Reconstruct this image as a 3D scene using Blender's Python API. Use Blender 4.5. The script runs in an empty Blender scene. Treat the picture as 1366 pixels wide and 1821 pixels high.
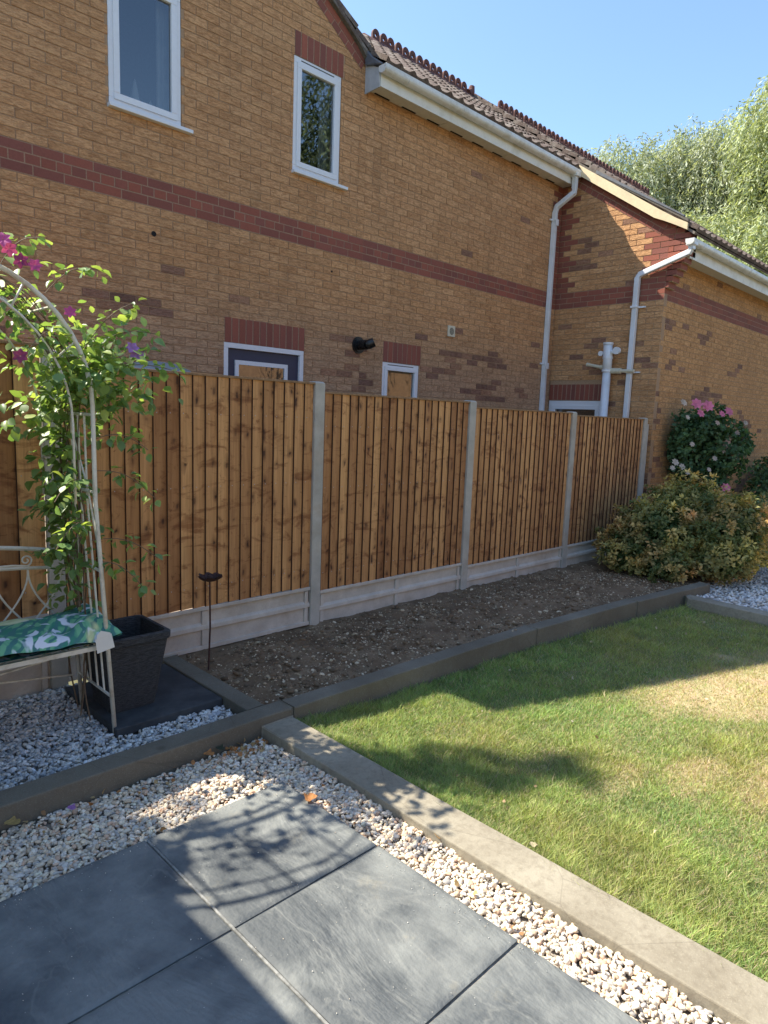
import bpy, math, random
import numpy as np
from mathutils import Vector, noise as mnoise
random.seed(7); RNG = np.random.default_rng(7)
sc = bpy.context.scene
COL = sc.collection
# ---------------------------------------------------------------- camera
CAMZ = 1.66
R = ((0.7119, -0.7013, 0.0371), (-0.0715, -0.1249, -0.9896), (0.6986, 0.7018, -0.1391))  # right, down, forward
cd = bpy.data.cameras.new('camera'); cam = bpy.data.objects.new('camera', cd); COL.objects.link(cam)
from mathutils import Matrix
r_, d_, f_ = (Vector(a).normalized() for a in R)
cam.matrix_world = Matrix(((r_.x, -d_.x, -f_.x, 0), (r_.y, -d_.y, -f_.y, 0), (r_.z, -d_.z, -f_.z, CAMZ), (0, 0, 0, 1)))
cd.sensor_fit = 'VERTICAL'; cd.sensor_height = 36; cd.lens = 36 * 1202.19 / 1821
cd.clip_start = 0.05; cd.clip_end = 3000
sc.camera = cam
# ---------------------------------------------------------------- light
SUN = Vector((-0.584, 1.0, 1.46)).normalized()
w = bpy.data.worlds.new('World'); sc.world = w; w.use_nodes = True
wn = w.node_tree; bg = wn.nodes['Background']
sky = wn.nodes.new('ShaderNodeTexSky'); sky.sky_type = 'NISHITA'; sky.sun_disc = False
sky.sun_elevation = math.asin(SUN.z); sky.sun_rotation = math.atan2(SUN.x, SUN.y) % (2 * math.pi)
sky.air_density = 1.0; sky.dust_density = 0.5; sky.ozone_density = 3.5
wm = wn.nodes.new('ShaderNodeMix'); wm.data_type = 'RGBA'; wm.blend_type = 'MULTIPLY'; wm.inputs[0].default_value = 1   # slightly hazy, warmer summer sky
wm.inputs[7].default_value = (.95, .95, .91, 1); wn.links.new(sky.outputs[0], wm.inputs[6]); wn.links.new(wm.outputs[2], bg.inputs[0]); bg.inputs[1].default_value = 0.105
sl = bpy.data.lights.new('sun', 'SUN'); so = bpy.data.objects.new('sun', sl); COL.objects.link(so)
sl.energy = 3.5; sl.angle = math.radians(0.55); sl.color = (1.0, 0.92, 0.78)
so.rotation_euler = SUN.to_track_quat('Z', 'Y').to_euler(); so.location = (-6, 10, 15)
sc.view_settings.view_transform = 'Standard'; sc.view_settings.look = 'None'
sc.view_settings.exposure = 1.70; sc.view_settings.gamma = 1
sc.cycles.max_bounces = 8; sc.cycles.diffuse_bounces = 5

# ---------------------------------------------------------------- helpers
class MB:
    def __init__(s): s.v = []; s.f = []; s.m = []; s.c = []
    def add(s, vs, fs, m=0, c=(1, 1, 1)):
        b = len(s.v); s.v += [tuple(p) for p in vs]
        for f in fs: s.f.append(tuple(b + i for i in f)); s.m.append(m); s.c.append(c)
        return s
    def box(s, x0, x1, y0, y1, z0, z1, m=0, c=(1, 1, 1)):
        return s.add([(x, y, z) for z in (z0, z1) for y in (y0, y1) for x in (x0, x1)],
                     [(0, 2, 3, 1), (4, 5, 7, 6), (0, 1, 5, 4), (2, 6, 7, 3), (0, 4, 6, 2), (1, 3, 7, 5)], m, c)
    def prism(s, poly, off, m=0, c=(1, 1, 1)):
        n = len(poly); o = Vector(off)
        vs = [Vector(p) for p in poly]; vs += [p + o for p in vs]
        return s.add(vs, [tuple(range(n))[::-1], tuple(range(n, 2 * n))] + [(i, (i + 1) % n, n + (i + 1) % n, n + i) for i in range(n)], m, c)
    def tube(s, pts, r, n=8, m=0, c=(1, 1, 1), cap=True, flat=None):
        pts = [Vector(p) for p in pts]; k = len(pts)
        rr = r if isinstance(r, (list, tuple)) else [r] * k
        vs = []; prev = None
        for i, p in enumerate(pts):
            t = (pts[min(i + 1, k - 1)] - pts[max(i - 1, 0)]).normalized()
            if prev is None:
                a = t.orthogonal().normalized() if flat is None else (Vector(flat) - t * Vector(flat).dot(t)).normalized()
            else: a = (prev - t * prev.dot(t)).normalized()
            prev = a; b = t.cross(a)
            for j in range(n):
                an = 2 * math.pi * (j + .5) / n
                vs.append(p + (a * math.cos(an) + b * math.sin(an)) * rr[i])
        fs = [(i * n + j, i * n + (j + 1) % n, (i + 1) * n + (j + 1) % n, (i + 1) * n + j) for i in range(k - 1) for j in range(n)]
        if cap: fs += [tuple(range(n))[::-1], tuple((k - 1) * n + j for j in range(n))]
        return s.add(vs, fs, m, c)
    def lathe(s, prof, cx=0, cy=0, n=24, m=0, c=(1, 1, 1)):
        k = len(prof); vs = [(cx + r * math.cos(2 * math.pi * j / n), cy + r * math.sin(2 * math.pi * j / n), z) for r, z in prof for j in range(n)]
        fs = [(i * n + j, i * n + (j + 1) % n, (i + 1) * n + (j + 1) % n, (i + 1) * n + j) for i in range(k - 1) for j in range(n)]
        return s.add(vs, fs, m, c)
    def grid(s, fn, nu, nv, m=0, cf=None):
        vs = [fn(i / nu, j / nv) for j in range(nv + 1) for i in range(nu + 1)]
        b = len(s.v); s.v += [tuple(p) for p in vs]
        for j in range(nv):
            for i in range(nu):
                q = j * (nu + 1) + i; s.f.append((b + q, b + q + 1, b + q + nu + 2, b + q + nu + 1)); s.m.append(m)
                s.c.append(cf(i / nu, j / nv) if cf else (1, 1, 1))
        return s
    def build(s, name, mats, parent=None, smooth=False, bevel=0, label=None):
        me = bpy.data.meshes.new(name)
        o0 = Vector(parent_loc(parent))
        me.from_pydata([tuple(Vector(p) - o0) for p in s.v], [], s.f)
        for m in (mats if isinstance(mats, (list, tuple)) else [mats]): me.materials.append(m)
        me.polygons.foreach_set('material_index', s.m)
        a = me.color_attributes.new('col', 'FLOAT_COLOR', 'CORNER')
        arr = []
        for p, c in zip(s.f, s.c): arr += [c[0], c[1], c[2], 1.0] * len(p)
        a.data.foreach_set('color', arr)
        if smooth: me.polygons.foreach_set('use_smooth', [True] * len(s.f))
        me.update()
        ob = bpy.data.objects.new(name, me); COL.objects.link(ob)
        if parent: ob.parent = parent
        if bevel:
            b = ob.modifiers.new('bevel', 'BEVEL'); b.width = bevel; b.segments = 2; b.limit_method = 'ANGLE'; b.harden_normals = False
        if label: ob['label'] = label
        return ob
def parent_loc(p):
    l = Vector((0, 0, 0))
    while p: l += p.location; p = p.parent
    return l
def thing(name, label, cat, loc=(0, 0, 0), group=None):
    o = bpy.data.objects.new(name, None); COL.objects.link(o); o.location = loc; o.empty_display_size = .1
    return tag(o, label, cat, group)
def tag(o, label, cat, group=None, kind=None):
    o['label'] = label; o['category'] = cat
    if group: o['group'] = group
    if kind: o['kind'] = kind
    return o
def struct(o): o['kind'] = 'structure'; return o
def stuff(o, label, cat): o['kind'] = 'stuff'; o['label'] = label; o['category'] = cat; return o
def inst(name, tmpls, pos, mats, cols, material, parent=None, smooth=True, which=None):
    """one mesh from many copies of small templates; numpy"""
    N = len(pos); pos = np.asarray(pos, float); mats = np.asarray(mats, float); cols = np.asarray(cols, float)
    if which is None: which = RNG.integers(0, len(tmpls), N)
    Vs = []; Ls = []; Ts = []; Cs = []; base = 0
    for k, (V, F) in enumerate(tmpls):
        idx = np.where(which == k)[0]
        if not len(idx): continue
        V = np.asarray(V, float); n = len(V)
        P = np.einsum('nij,vj->nvi', mats[idx], V) + pos[idx][:, None, :]
        lp = np.concatenate([np.array(f) for f in F]); tot = np.array([len(f) for f in F])
        L = (lp[None, :] + (np.arange(len(idx)) * n)[:, None] + base).ravel()
        Vs.append(P.reshape(-1, 3)); Ls.append(L); Ts.append(np.tile(tot, len(idx)))
        Cs.append(np.repeat(cols[idx], n, axis=0)); base += n * len(idx)
    V = np.concatenate(Vs) - np.array(parent_loc(parent)); L = np.concatenate(Ls); T = np.concatenate(Ts); Cc = np.concatenate(Cs)
    me = bpy.data.meshes.new(name)
    me.vertices.add(len(V)); me.vertices.foreach_set('co', V.astype(np.float32).ravel())
    me.loops.add(len(L)); me.loops.foreach_set('vertex_index', L.astype(np.int32))
    me.polygons.add(len(T)); st = np.concatenate([[0], np.cumsum(T)[:-1]]); me.polygons.foreach_set('loop_start', st.astype(np.int32))
    me.update(calc_edges=True)
    if smooth: me.polygons.foreach_set('use_smooth', np.ones(len(T), bool))
    a = me.color_attributes.new('col', 'FLOAT_COLOR', 'POINT')
    a.data.foreach_set('color', np.concatenate([Cc, np.ones((len(Cc), 1))], 1).astype(np.float32).ravel())
    me.materials.append(material); me.validate()
    o = bpy.data.objects.new(name, me); COL.objects.link(o)
    if parent: o.parent = parent
    return o
def rotmats(N, tilt=None, up=None):
    q = RNG.normal(size=(N, 4)); q /= np.linalg.norm(q, axis=1)[:, None]
    a, b, c, d = q.T
    return np.array([[1 - 2 * (c * c + d * d), 2 * (b * c - a * d), 2 * (b * d + a * c)], [2 * (b * c + a * d), 1 - 2 * (b * b + d * d), 2 * (c * d - a * b)],
                     [2 * (b * d - a * c), 2 * (c * d + a * b), 1 - 2 * (b * b + c * c)]]).transpose(2, 0, 1)
def frames(y, zhint):
    """rotation matrices whose local +Y is y and +Z is near zhint"""
    y = y / np.linalg.norm(y, axis=1)[:, None]; x = np.cross(y, zhint); x /= np.linalg.norm(x, axis=1)[:, None] + 1e-9
    z = np.cross(x, y); return np.stack([x, y, z], axis=2)
def fbm(x, y, s=1.0, o=3, seed=0):
    t = 0; a = 1; n = 0
    for k in range(o):
        t += a * mnoise.noise(Vector((x * s + seed * 13.7, y * s - seed * 7.1, seed * 3.3 + k))); n += a; a *= .5; s *= 2.1
    return t / n

# ---------------------------------------------------------------- materials
class NT:
    def __init__(s, name):
        s.mat = bpy.data.materials.new(name); s.mat.use_nodes = True; s.t = s.mat.node_tree; s.N = s.t.nodes
        s.p = s.N['Principled BSDF']; s.geo = s.N.new('ShaderNodeNewGeometry'); s.pos = s.geo.outputs['Position']
    def link(s, a, b): s.t.links.new(a, b)
    def setin(s, node, i, v):
        if isinstance(v, bpy.types.NodeSocket): s.link(v, node.inputs[i])
        elif v is not None:
            if isinstance(v, (tuple, list)) and len(v) == 3 and node.inputs[i].type == 'RGBA': v = (*v, 1)
            node.inputs[i].default_value = v
    def attr(s, name='col'):
        n = s.N.new('ShaderNodeAttribute'); n.attribute_name = name; return n.outputs['Color']
    def map(s, scale=(1, 1, 1), vec=None, rot=(0, 0, 0)):
        n = s.N.new('ShaderNodeMapping'); s.link(vec or s.pos, n.inputs[0]); n.inputs['Scale'].default_value = scale; n.inputs['Rotation'].default_value = rot
        return n.outputs[0]
    def noise(s, scale=5, detail=4, rough=.55, vec=None, dist=0):
        n = s.N.new('ShaderNodeTexNoise'); s.link(vec or s.pos, n.inputs['Vector']); n.inputs['Scale'].default_value = scale
        n.inputs['Detail'].default_value = detail; n.inputs['Roughness'].default_value = rough; n.inputs['Distortion'].default_value = dist
        return n.outputs['Fac']
    def voro(s, scale=5, vec=None, feat='F1', out='Distance', rnd=1):
        n = s.N.new('ShaderNodeTexVoronoi'); n.feature = feat; s.link(vec or s.pos, n.inputs['Vector']); n.inputs['Scale'].default_value = scale
        n.inputs['Randomness'].default_value = rnd; return n.outputs[out]
    def math(s, op, a, b=None, c=None, clamp=False):
        n = s.N.new('ShaderNodeMath'); n.operation = op; n.use_clamp = clamp
        for i, v in enumerate((a, b, c)):
            if v is not None: s.setin(n, i, v)
        return n.outputs[0]
    def rng(s, v, a, b, c=0, d=1):
        n = s.N.new('ShaderNodeMapRange'); n.clamp = True
        for i, q in enumerate((v, a, b, c, d)): s.setin(n, i, q)
        return n.outputs[0]
    def mix(s, f, a, b, mode='MIX'):
        n = s.N.new('ShaderNodeMix'); n.data_type = 'RGBA'; n.blend_type = mode
        s.setin(n, 0, f); s.setin(n, 6, a); s.setin(n, 7, b); return n.outputs[2]
    def bump(s, h, strength=.5, dist=.01, nrm=None):
        n = s.N.new('ShaderNodeBump'); n.inputs['Strength'].default_value = strength; n.inputs['Distance'].default_value = dist
        s.link(h, n.inputs['Height'])
        if nrm: s.link(nrm, n.inputs['Normal'])
        return n.outputs[0]
    def out(s, col=None, rough=None, nrm=None, **kw):
        if col is not None: s.setin(s.p, s.p.inputs.find('Base Color'), col)
        if rough is not None: s.setin(s.p, s.p.inputs.find('Roughness'), rough)
        if nrm is not None: s.link(nrm, s.p.inputs['Normal'])
        for k, v in kw.items(): s.setin(s.p, s.p.inputs.find(k.replace('_', ' ')), v)
        return s.mat
def grey(v): return (v, v, v)

def m_brick():
    n = NT('brick'); c = n.attr()
    st = n.noise(17, 5, .72, n.map((1, 1, 3.6), None, (.10, .13, 0)), .8); bl = n.noise(90, 3, .6)
    big = n.noise(.9, 3); sk = n.noise(2.6, 4, .6, n.map((1.6, 1.6, .35)))
    c2 = n.mix(n.rng(st, .40, .62, 0, .8), c, n.mix(1, c, (.50, .42, .36), 'MULTIPLY'))
    c2 = n.mix(n.rng(bl, .55, .75, 0, .35), c2, n.mix(1, c2, (1.45, 1.4, 1.3), 'MULTIPLY'))
    c2 = n.mix(n.rng(big, .35, .7, 0, .3), c2, n.mix(1, c2, (.78, .76, .76), 'MULTIPLY'))
    c2 = n.mix(n.rng(sk, .50, .72, 0, .45), c2, n.mix(1, c2, (.66, .64, .62), 'MULTIPLY'))
    h = n.math('ADD', n.noise(22, 6, .7, n.map((1, 1, 3.8), None, (.12, .1, 0)), .6), n.math('MULTIPLY', bl, .25))
    return n.out(c2, .93, n.bump(h, 1.0, .012))
def m_smoothbrick():
    n = NT('red_brick'); c = n.attr(); a = n.noise(60, 4); b = n.noise(1.3, 2)
    c2 = n.mix(n.rng(a, .4, .7, 0, .4), c, n.mix(1, c, (.7, .68, .66), 'MULTIPLY'))
    c2 = n.mix(n.rng(b, .4, .7, 0, .3), c2, n.mix(1, c2, (.75, .8, .85), 'MULTIPLY'))
    return n.out(c2, .88, n.bump(a, .35, .004))
def m_simple(name, col, rough=.6, sc=40, var=.25, bump=.15, dirt=None, dsc=2.0, **kw):
    n = NT(name); a = n.noise(sc, 4); b = n.noise(dsc, 5, .65)
    dk = tuple(x * (1 - var) for x in col)
    c = n.mix(n.rng(a, .35, .65), dk, col)
    if dirt: c = n.mix(n.rng(b, .48, .72, 0, .75), c, dirt)
    return n.out(c, rough, n.bump(a, bump, .003), **kw)
def m_wood():
    n = NT('fence_wood'); c = n.attr()
    # column 'col' carries tone plus a per-board offset in its blue channel
    sep = n.N.new('ShaderNodeSeparateColor'); n.link(c, sep.inputs[0])
    off = n.math('MULTIPLY', sep.outputs[2], 37.0)
    cmb = n.N.new('ShaderNodeCombineXYZ'); n.link(off, cmb.inputs[2]); n.link(n.math('MULTIPLY', off, .37), cmb.inputs[1])
    va = n.N.new('ShaderNodeVectorMath'); va.operation = 'ADD'; n.link(n.pos, va.inputs[0]); n.link(cmb.outputs[0], va.inputs[1])
    v = va.outputs[0]
    g = n.noise(60, 4, .6, n.map((1, .3, .05), v), .4); g2 = n.noise(11, 3, .5, n.map((1, .3, .13), v), .8)
    base = n.mix(sep.outputs[0], (.37, .165, .060), (.70, .375, .150))
    c1 = n.mix(n.rng(g, .38, .68, 0, .55), base, n.mix(1, base, (.55, .5, .45), 'MULTIPLY'))
    c1 = n.mix(n.rng(g2, .52, .74, 0, .6), c1, n.mix(1, c1, (.6, .48, .38), 'MULTIPLY'))
    s2 = n.N.new('ShaderNodeSeparateXYZ'); n.link(v, s2.inputs[0]); c3 = n.N.new('ShaderNodeCombineXYZ')
    n.link(n.math('ADD', n.math('MULTIPLY', s2.outputs[0], 11.0), n.math('MULTIPLY', off, 3.1)), c3.inputs[0]); n.link(n.math('ADD', n.math('MULTIPLY', s2.outputs[2], 6.5), n.math('MULTIPLY', n.noise(9, 2), 1.2)), c3.inputs[1])
    kn = n.voro(1.0, c3.outputs[0]); ks = n.voro(1.0, c3.outputs[0], out='Color')     # knots: dark eyes with a feathered halo
    for q in n.N:
        if q.type == 'TEX_VORONOI': q.voronoi_dimensions = '2D'
    sp = n.N.new('ShaderNodeSeparateColor'); n.link(ks, sp.inputs[0])
    on = n.math('MULTIPLY', n.math('GREATER_THAN', sp.outputs[0], .58), n.rng(sp.outputs[1], 0, 1, .25, 1))
    halo = n.math('MULTIPLY', n.rng(kn, .05, .40, 1, 0), on); core = n.math('MULTIPLY', n.rng(kn, .05, .14, 1, 0), on)
    c1 = n.mix(n.math('MULTIPLY', halo, .85), c1, (.12, .038, .012))
    c1 = n.mix(n.math('MULTIPLY', core, .85), c1, (.028, .012, .007))
    bl = n.noise(6.5, 4, .65, n.map((.6, 1, 1.7)), .8); c1 = n.mix(n.rng(bl, .54, .66, 0, .75), c1, n.mix(1, c1, (.42, .28, .20), 'MULTIPLY'))
    sm = n.noise(15, 4, .7, n.map((1, .3, .8), v), 1.2); c1 = n.mix(n.rng(sm, .60, .70, 0, .7), c1, n.mix(1, c1, (.38, .26, .19), 'MULTIPLY'))
    st = n.noise(1.7, 3, .6)
    c1 = n.mix(n.rng(st, .5, .75, 0, .35), c1, n.mix(1, c1, (.6, .5, .42), 'MULTIPLY'))
    h = n.math('SUBTRACT', g, n.math('MULTIPLY', core, .6))
    return n.out(c1, .82, n.bump(h, .45, .004))
def m_concrete(name='concrete', col=(.40, .37, .33)):
    n = NT(name); a = n.noise(150, 3, .7); b = n.noise(5, 5, .6); sp = n.voro(170, out='Distance')
    c = n.mix(n.rng(b, .35, .68), tuple(x * .80 for x in col), tuple(x * 1.1 for x in col))
    c = n.mix(n.rng(a, .55, .72, 0, .5), c, tuple(x * .55 for x in col))
    c = n.mix(n.rng(n.noise(2.2, 5, .7), .5, .66, 0, .45), c, (.36, .27, .19))
    return n.out(c, .95, n.bump(n.math('ADD', a, n.math('MULTIPLY', b, .6)), .35, .004))
def m_sleeper(k=1.0, nm='shaded_weathered_sleeper'):
    n = NT(nm); g = n.noise(34, 5, .65, n.map((1, 1, 1))); b = n.noise(2.3, 5, .6); f = n.noise(160, 3, .6)
    c = n.mix(n.rng(b, .3, .7), tuple(k * q for q in (.18, .155, .112)), tuple(k * q for q in (.31, .28, .215)))
    c = n.mix(n.rng(g, .45, .7, 0, .5), c, (.14, .115, .08)); c = n.mix(n.rng(f, .55, .75, 0, .35), c, (.40, .365, .28))
    cr = n.rng(n.voro(1.9, n.map((1, 1, 1)), 'DISTANCE_TO_EDGE'), 0, .006, 1, 0)
    c = n.mix(n.math('MULTIPLY', cr, .25), c, (.04, .03, .02))
    kn = n.voro(3.1); c = n.mix(n.rng(kn, .03, .09, .5, 0), c, (.07, .055, .035))
    return n.out(c, .9, n.bump(n.math('ADD', g, n.math('MULTIPLY', f, .5)), .4, .006))
def m_slate():
    n = NT('riven_slate_slab')
    rid = n.noise(2.6, 5, .55, n.map((1.4, .6, 1), None, (0, 0, .35)), .5); fi = n.noise(70, 5, .65); big = n.noise(2.0, 5, .6)
    c = n.mix(n.rng(big, .42, .58), (.070, .079, .084), (.180, .190, .182))
    c = n.mix(n.rng(fi, .45, .75, 0, .35), c, (.15, .153, .146))
    edge = n.math('ABSOLUTE', n.math('SUBTRACT', rid, .5)); c = n.mix(n.rng(edge, 0, .016, .35, 0), c, (.21, .215, .20))
    st = n.noise(2.6, 6, .72, n.map((1, 1, 1), None, (0, 0, 1))); c = n.mix(n.rng(st, .58, .72, 0, .6), c, (.27, .24, .17))
    sc_ = n.noise(3.3, 7, .75, n.map((1.3, .5, 1), None, (0, 0, -.6))); c = n.mix(n.rng(sc_, .58, .72, 0, .35), c, (.24, .245, .235))
    dots = n.voro(23); c = n.mix(n.rng(dots, .03, .06, .5, 0), c, (.4, .38, .33))
    return n.out(c, n.rng(fi, .3, .7, .62, .82), n.bump(n.math('ADD', n.math('MULTIPLY', rid, 2.6), n.math('MULTIPLY', fi, .13)), 1.0, .02))
def m_attr(name, rough=.85, bump=0, sc=60, trans=0, tmul=1.0, var=.25, spec=.5):
    n = NT(name); c = n.attr()
    a = n.noise(sc, 3); c2 = n.mix(n.rng(a, .35, .7, 0, var * 2), c, n.mix(1, c, (.55, .55, .55), 'MULTIPLY')) if var else c
    n.out(c2, rough, n.bump(a, bump, .003) if bump else None); n.p.inputs['Specular IOR Level'].default_value = spec
    if trans:
        tr = n.N.new('ShaderNodeBsdfTranslucent'); n.link(n.mix(1, c2, (1.25 * tmul, 1.25 * tmul, .55 * tmul), 'MULTIPLY'), tr.inputs[0])
        mx = n.N.new('ShaderNodeMixShader'); mx.inputs[0].default_value = trans
        n.link(n.p.outputs[0], mx.inputs[1]); n.link(tr.outputs[0], mx.inputs[2]); n.link(mx.outputs[0], n.N['Material Output'].inputs[0])
    return n.mat
def m_soil():
    n = NT('dry_soil'); a = n.noise(45, 6, .7); b = n.noise(3.5, 4, .6); f = n.noise(200, 3)
    c = n.mix(n.rng(b, .35, .68), (.15, .090, .045), (.29, .20, .118)); c = n.mix(n.rng(a, .5, .72, 0, .7), c, (.10, .066, .042))
    c = n.mix(n.rng(f, .6, .75, 0, .6), c, (.48, .41, .31))
    return n.out(c, .97, n.bump(n.math('ADD', a, f), .8, .012))
def m_glass(name, refl=.2, tint=(.55, .6, .62)):
    n = NT(name); N = n.N; tr = N.new('ShaderNodeBsdfTransparent'); tr.inputs[0].default_value = (*tint, 1)
    gl = N.new('ShaderNodeBsdfGlossy'); gl.inputs['Roughness'].default_value = .015; gl.inputs['Color'].default_value = (.95, .98, 1, 1)
    lw = N.new('ShaderNodeLayerWeight'); lw.inputs[0].default_value = .35; n.link(n.bump(n.noise(.9, 2), .03, .02), gl.inputs['Normal'])
    mx = N.new('ShaderNodeMixShader'); n.link(n.rng(lw.outputs['Fresnel'], 0, 1, refl, 1), mx.inputs[0]); n.link(tr.outputs[0], mx.inputs[1]); n.link(gl.outputs[0], mx.inputs[2])
    n.link(mx.outputs[0], N['Material Output'].inputs[0]); return n.mat
def m_cushion():
    n = NT('palm_leaf_fabric')
    v = n.map((1, 1, .5), None, (.2, .3, .5)); w1 = n.noise(5.5, 2, .4, v, 2.2); w2 = n.noise(6.5, 2, .4, n.map((1, 1, 1), None, (0, 0, 2)), 2.2)
    wv = n.N.new('ShaderNodeTexWave'); wv.wave_type = 'BANDS'; n.link(n.map((1, 1, 1), None, (0, 0, .7)), wv.inputs[0]); wv.inputs['Scale'].default_value = 7
    wv.inputs['Distortion'].default_value = 7; wv.inputs['Detail'].default_value = 2; wv.inputs['Detail Scale'].default_value = 1.3
    c = n.mix(n.rng(w1, .42, .50), (.05, .24, .17), (.17, .44, .25)); c = n.mix(n.rng(wv.outputs['Fac'], .55, .7), c, (.06, .20, .19))
    c = n.mix(n.rng(w2, .55, .6), c, (.70, .75, .84)); c = n.mix(n.rng(n.noise(4.5, 1, .4, None, 1), .60, .68, 0, .8), c, (.72, .74, .38))
    fi = n.noise(300, 2); return n.out(c, .85, n.bump(fi, .1, .002))

M = dict(brick=m_brick(), red=m_smoothbrick(), mortar=m_simple('mortar', (.42, .27, .16), .95, 80), redmortar=m_simple('pale_mortar', (.36, .23, .155), .95, 80),
         upvc=m_simple('white_upvc', (.72, .73, .76), .35, 30, .04, .02), fascia=m_simple('cream_white_fascia', (.74, .72, .66), .5, 20, .06, .03, (.50, .46, .36), 5),
         gutter=m_simple('weathered_white_gutter', (.70, .70, .68), .4, 30, .06, .03, (.46, .43, .36), 6), pipe=m_simple('white_plastic_pipe', (.70, .72, .76), .4, 20, .05, .02, (.55, .54, .5), 3),
         soffit=m_simple('soffit_board', (.66, .62, .54), .6, 20, .08, .05), cream=m_simple('cream_painted_board', (.72, .58, .36), .7, 30, .1, .05, (.5, .42, .27), 4),
         tile=m_simple('brown_roof_tile', (.15, .105, .085), .9, 60, .55, .6, (.30, .27, .23), 7), ridge=m_simple('terracotta_ridge_tile', (.15, .055, .042), .85, 50, .4, .3, (.08, .05, .045), 5),
         lead=m_simple('lead_flashing', (.13, .14, .16), .6, 12, .3, .1), verge=m_simple('verge_mortar', (.16, .14, .115), .95, 30, .4, .4), cladding=m_simple('grey_white_cladding', (.45, .47, .5), .6, 10, .2, .1),
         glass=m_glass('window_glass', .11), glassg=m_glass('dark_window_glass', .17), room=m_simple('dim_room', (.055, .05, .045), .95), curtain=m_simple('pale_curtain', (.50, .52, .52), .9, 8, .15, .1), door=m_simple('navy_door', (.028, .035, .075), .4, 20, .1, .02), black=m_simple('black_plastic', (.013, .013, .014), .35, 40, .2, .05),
         dark=m_simple('dark_void', (.01, .009, .008), .9), wood=m_wood(), sawn_shade=m_simple('shaded_rough_sawn_edge', (.075, .032, .014), .95, 40, .3, .3), capw=m_simple('fence_cap_wood', (.32, .19, .095), .85, 30, .35, .3), concrete=m_concrete('post_concrete', (.47, .44, .385)), gravelboard=m_concrete('gravel_board_concrete', (.60, .54, .47)),
         sleeper=m_sleeper(.62), sleeper_sunlit=m_sleeper(1.08, 'sunlit_weathered_sleeper'), slate=m_slate(), slate2=m_simple('dark_slate_slab', (.045, .05, .056), .8, 9, .35, .3, (.09, .095, .095), 4), joint=m_simple('pale_joint_mortar', (.30, .30, .28), .95, 60, .4, .6, (.05, .05, .045), 9), bed=m_simple('gravel_bedding', (.34, .30, .25), .97, 60, .5, .6), soil=m_soil(),  # two copies of one sleeper wood, shade and sunlight put into the colour
         stone=m_attr('pebble', .75, .25, 90, var=.18), chip=m_attr('soil_chips', .9, .3, 90), grass=m_attr('grass_blade', .6, 0, trans=.35, var=0, spec=.4), turf=m_attr('turf_base', .95, .6, 70),
         leaf=m_attr('leaf', .42, 0, trans=.42, var=0, spec=.6), shrub=m_attr('shrub_leaf', .55, 0, trans=.3, var=0, spec=.3), petal=m_attr('petal', .6, 0, trans=.35, tmul=.8, var=0), treeleaf=m_attr('tree_leaf', .55, 0, trans=.35, var=0, spec=.3),
         bark=m_simple('bark', (.16, .125, .09), .95, 12, .5, .8), stem=m_simple('green_stem', (.20, .15, .075), .8, 40, .3, .2), twig=m_simple('dry_twig', (.20, .14, .09), .8, 40, .3, .2),
         metal=m_simple('cream_painted_metal', (.74, .71, .62), .5, 60, .08, .08, (.42, .36, .27), 14), rust=m_simple('rusty_metal', (.07, .028, .022), .8, 60, .4, .4), cushion=m_cushion(), paper=m_simple('paper_tag', (.72, .70, .64), .8, 20, .03, .02),
         dry=m_attr('dry_leaf', .8, .3, 60, trans=.25), render=m_simple('shed_board', (.30, .26, .20), .85, 20, .2, .2), felt=m_simple('roof_felt', (.06, .06, .06), .95, 40, .3, .4), vent=m_simple('cream_vent_plastic', (.60, .55, .42), .6, 40, .06, .05), bin=m_simple('grey_plastic', (.22, .24, .25), .5, 30, .1, .05), ground=m_simple('dry_ground', (.12, .12, .06), .97, 3, .4, .5))
n = NT('textured_planter'); a = n.noise(40, 4, .6, n.map((1, 1, 5))); M['planter'] = n.out(n.mix(n.rng(a, .4, .65), (.022, .023, .026), (.06, .062, .068)), .75, n.bump(a, .9, .01))

# ---------------------------------------------------------------- ground
g = MB(); g.add([(-600, -600, -.16), (600, -600, -.16), (600, 600, -.16), (-600, 600, -.16)], [(0, 1, 2, 3)])
struct(g.build('ground', M['ground']))
def gz(x, y):   # gravel top height, patio strip
    return -.03 + .012 * fbm(x, y, 3) - .02 * max(0, min(1, (y - 2.3) / .5)) 
g = MB(); g.grid(lambda u, v: (-3 + u * 5.0, -2 + v * 4.84, gz(-3 + u * 5.0, -2 + v * 4.84) - .025), 60, 60)
struct(g.build('gravel_ground', M['bed']))
# left bed (under the bench) and passage behind the fence
def gz2(x, y): return .0 + .015 * fbm(x, y, 2.5, 2, 3) + .015 * max(0, 1 - (4 - y) / .5)
g = MB(); g.grid(lambda u, v: (-1 + u * 2.97, 2.9 + v * 1.12, gz2(-1 + u * 2.97, 2.9 + v * 1.12) - .022), 50, 20)
struct(g.build('bench_gravel_ground', M['bed']))
g = MB(); g.grid(lambda u, v: (6.95 + u * 5.5, 0.2 + v * 3.9, -.06 - .0 * u), 10, 10); struct(g.build('far_gravel_ground', M['bed']))
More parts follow.
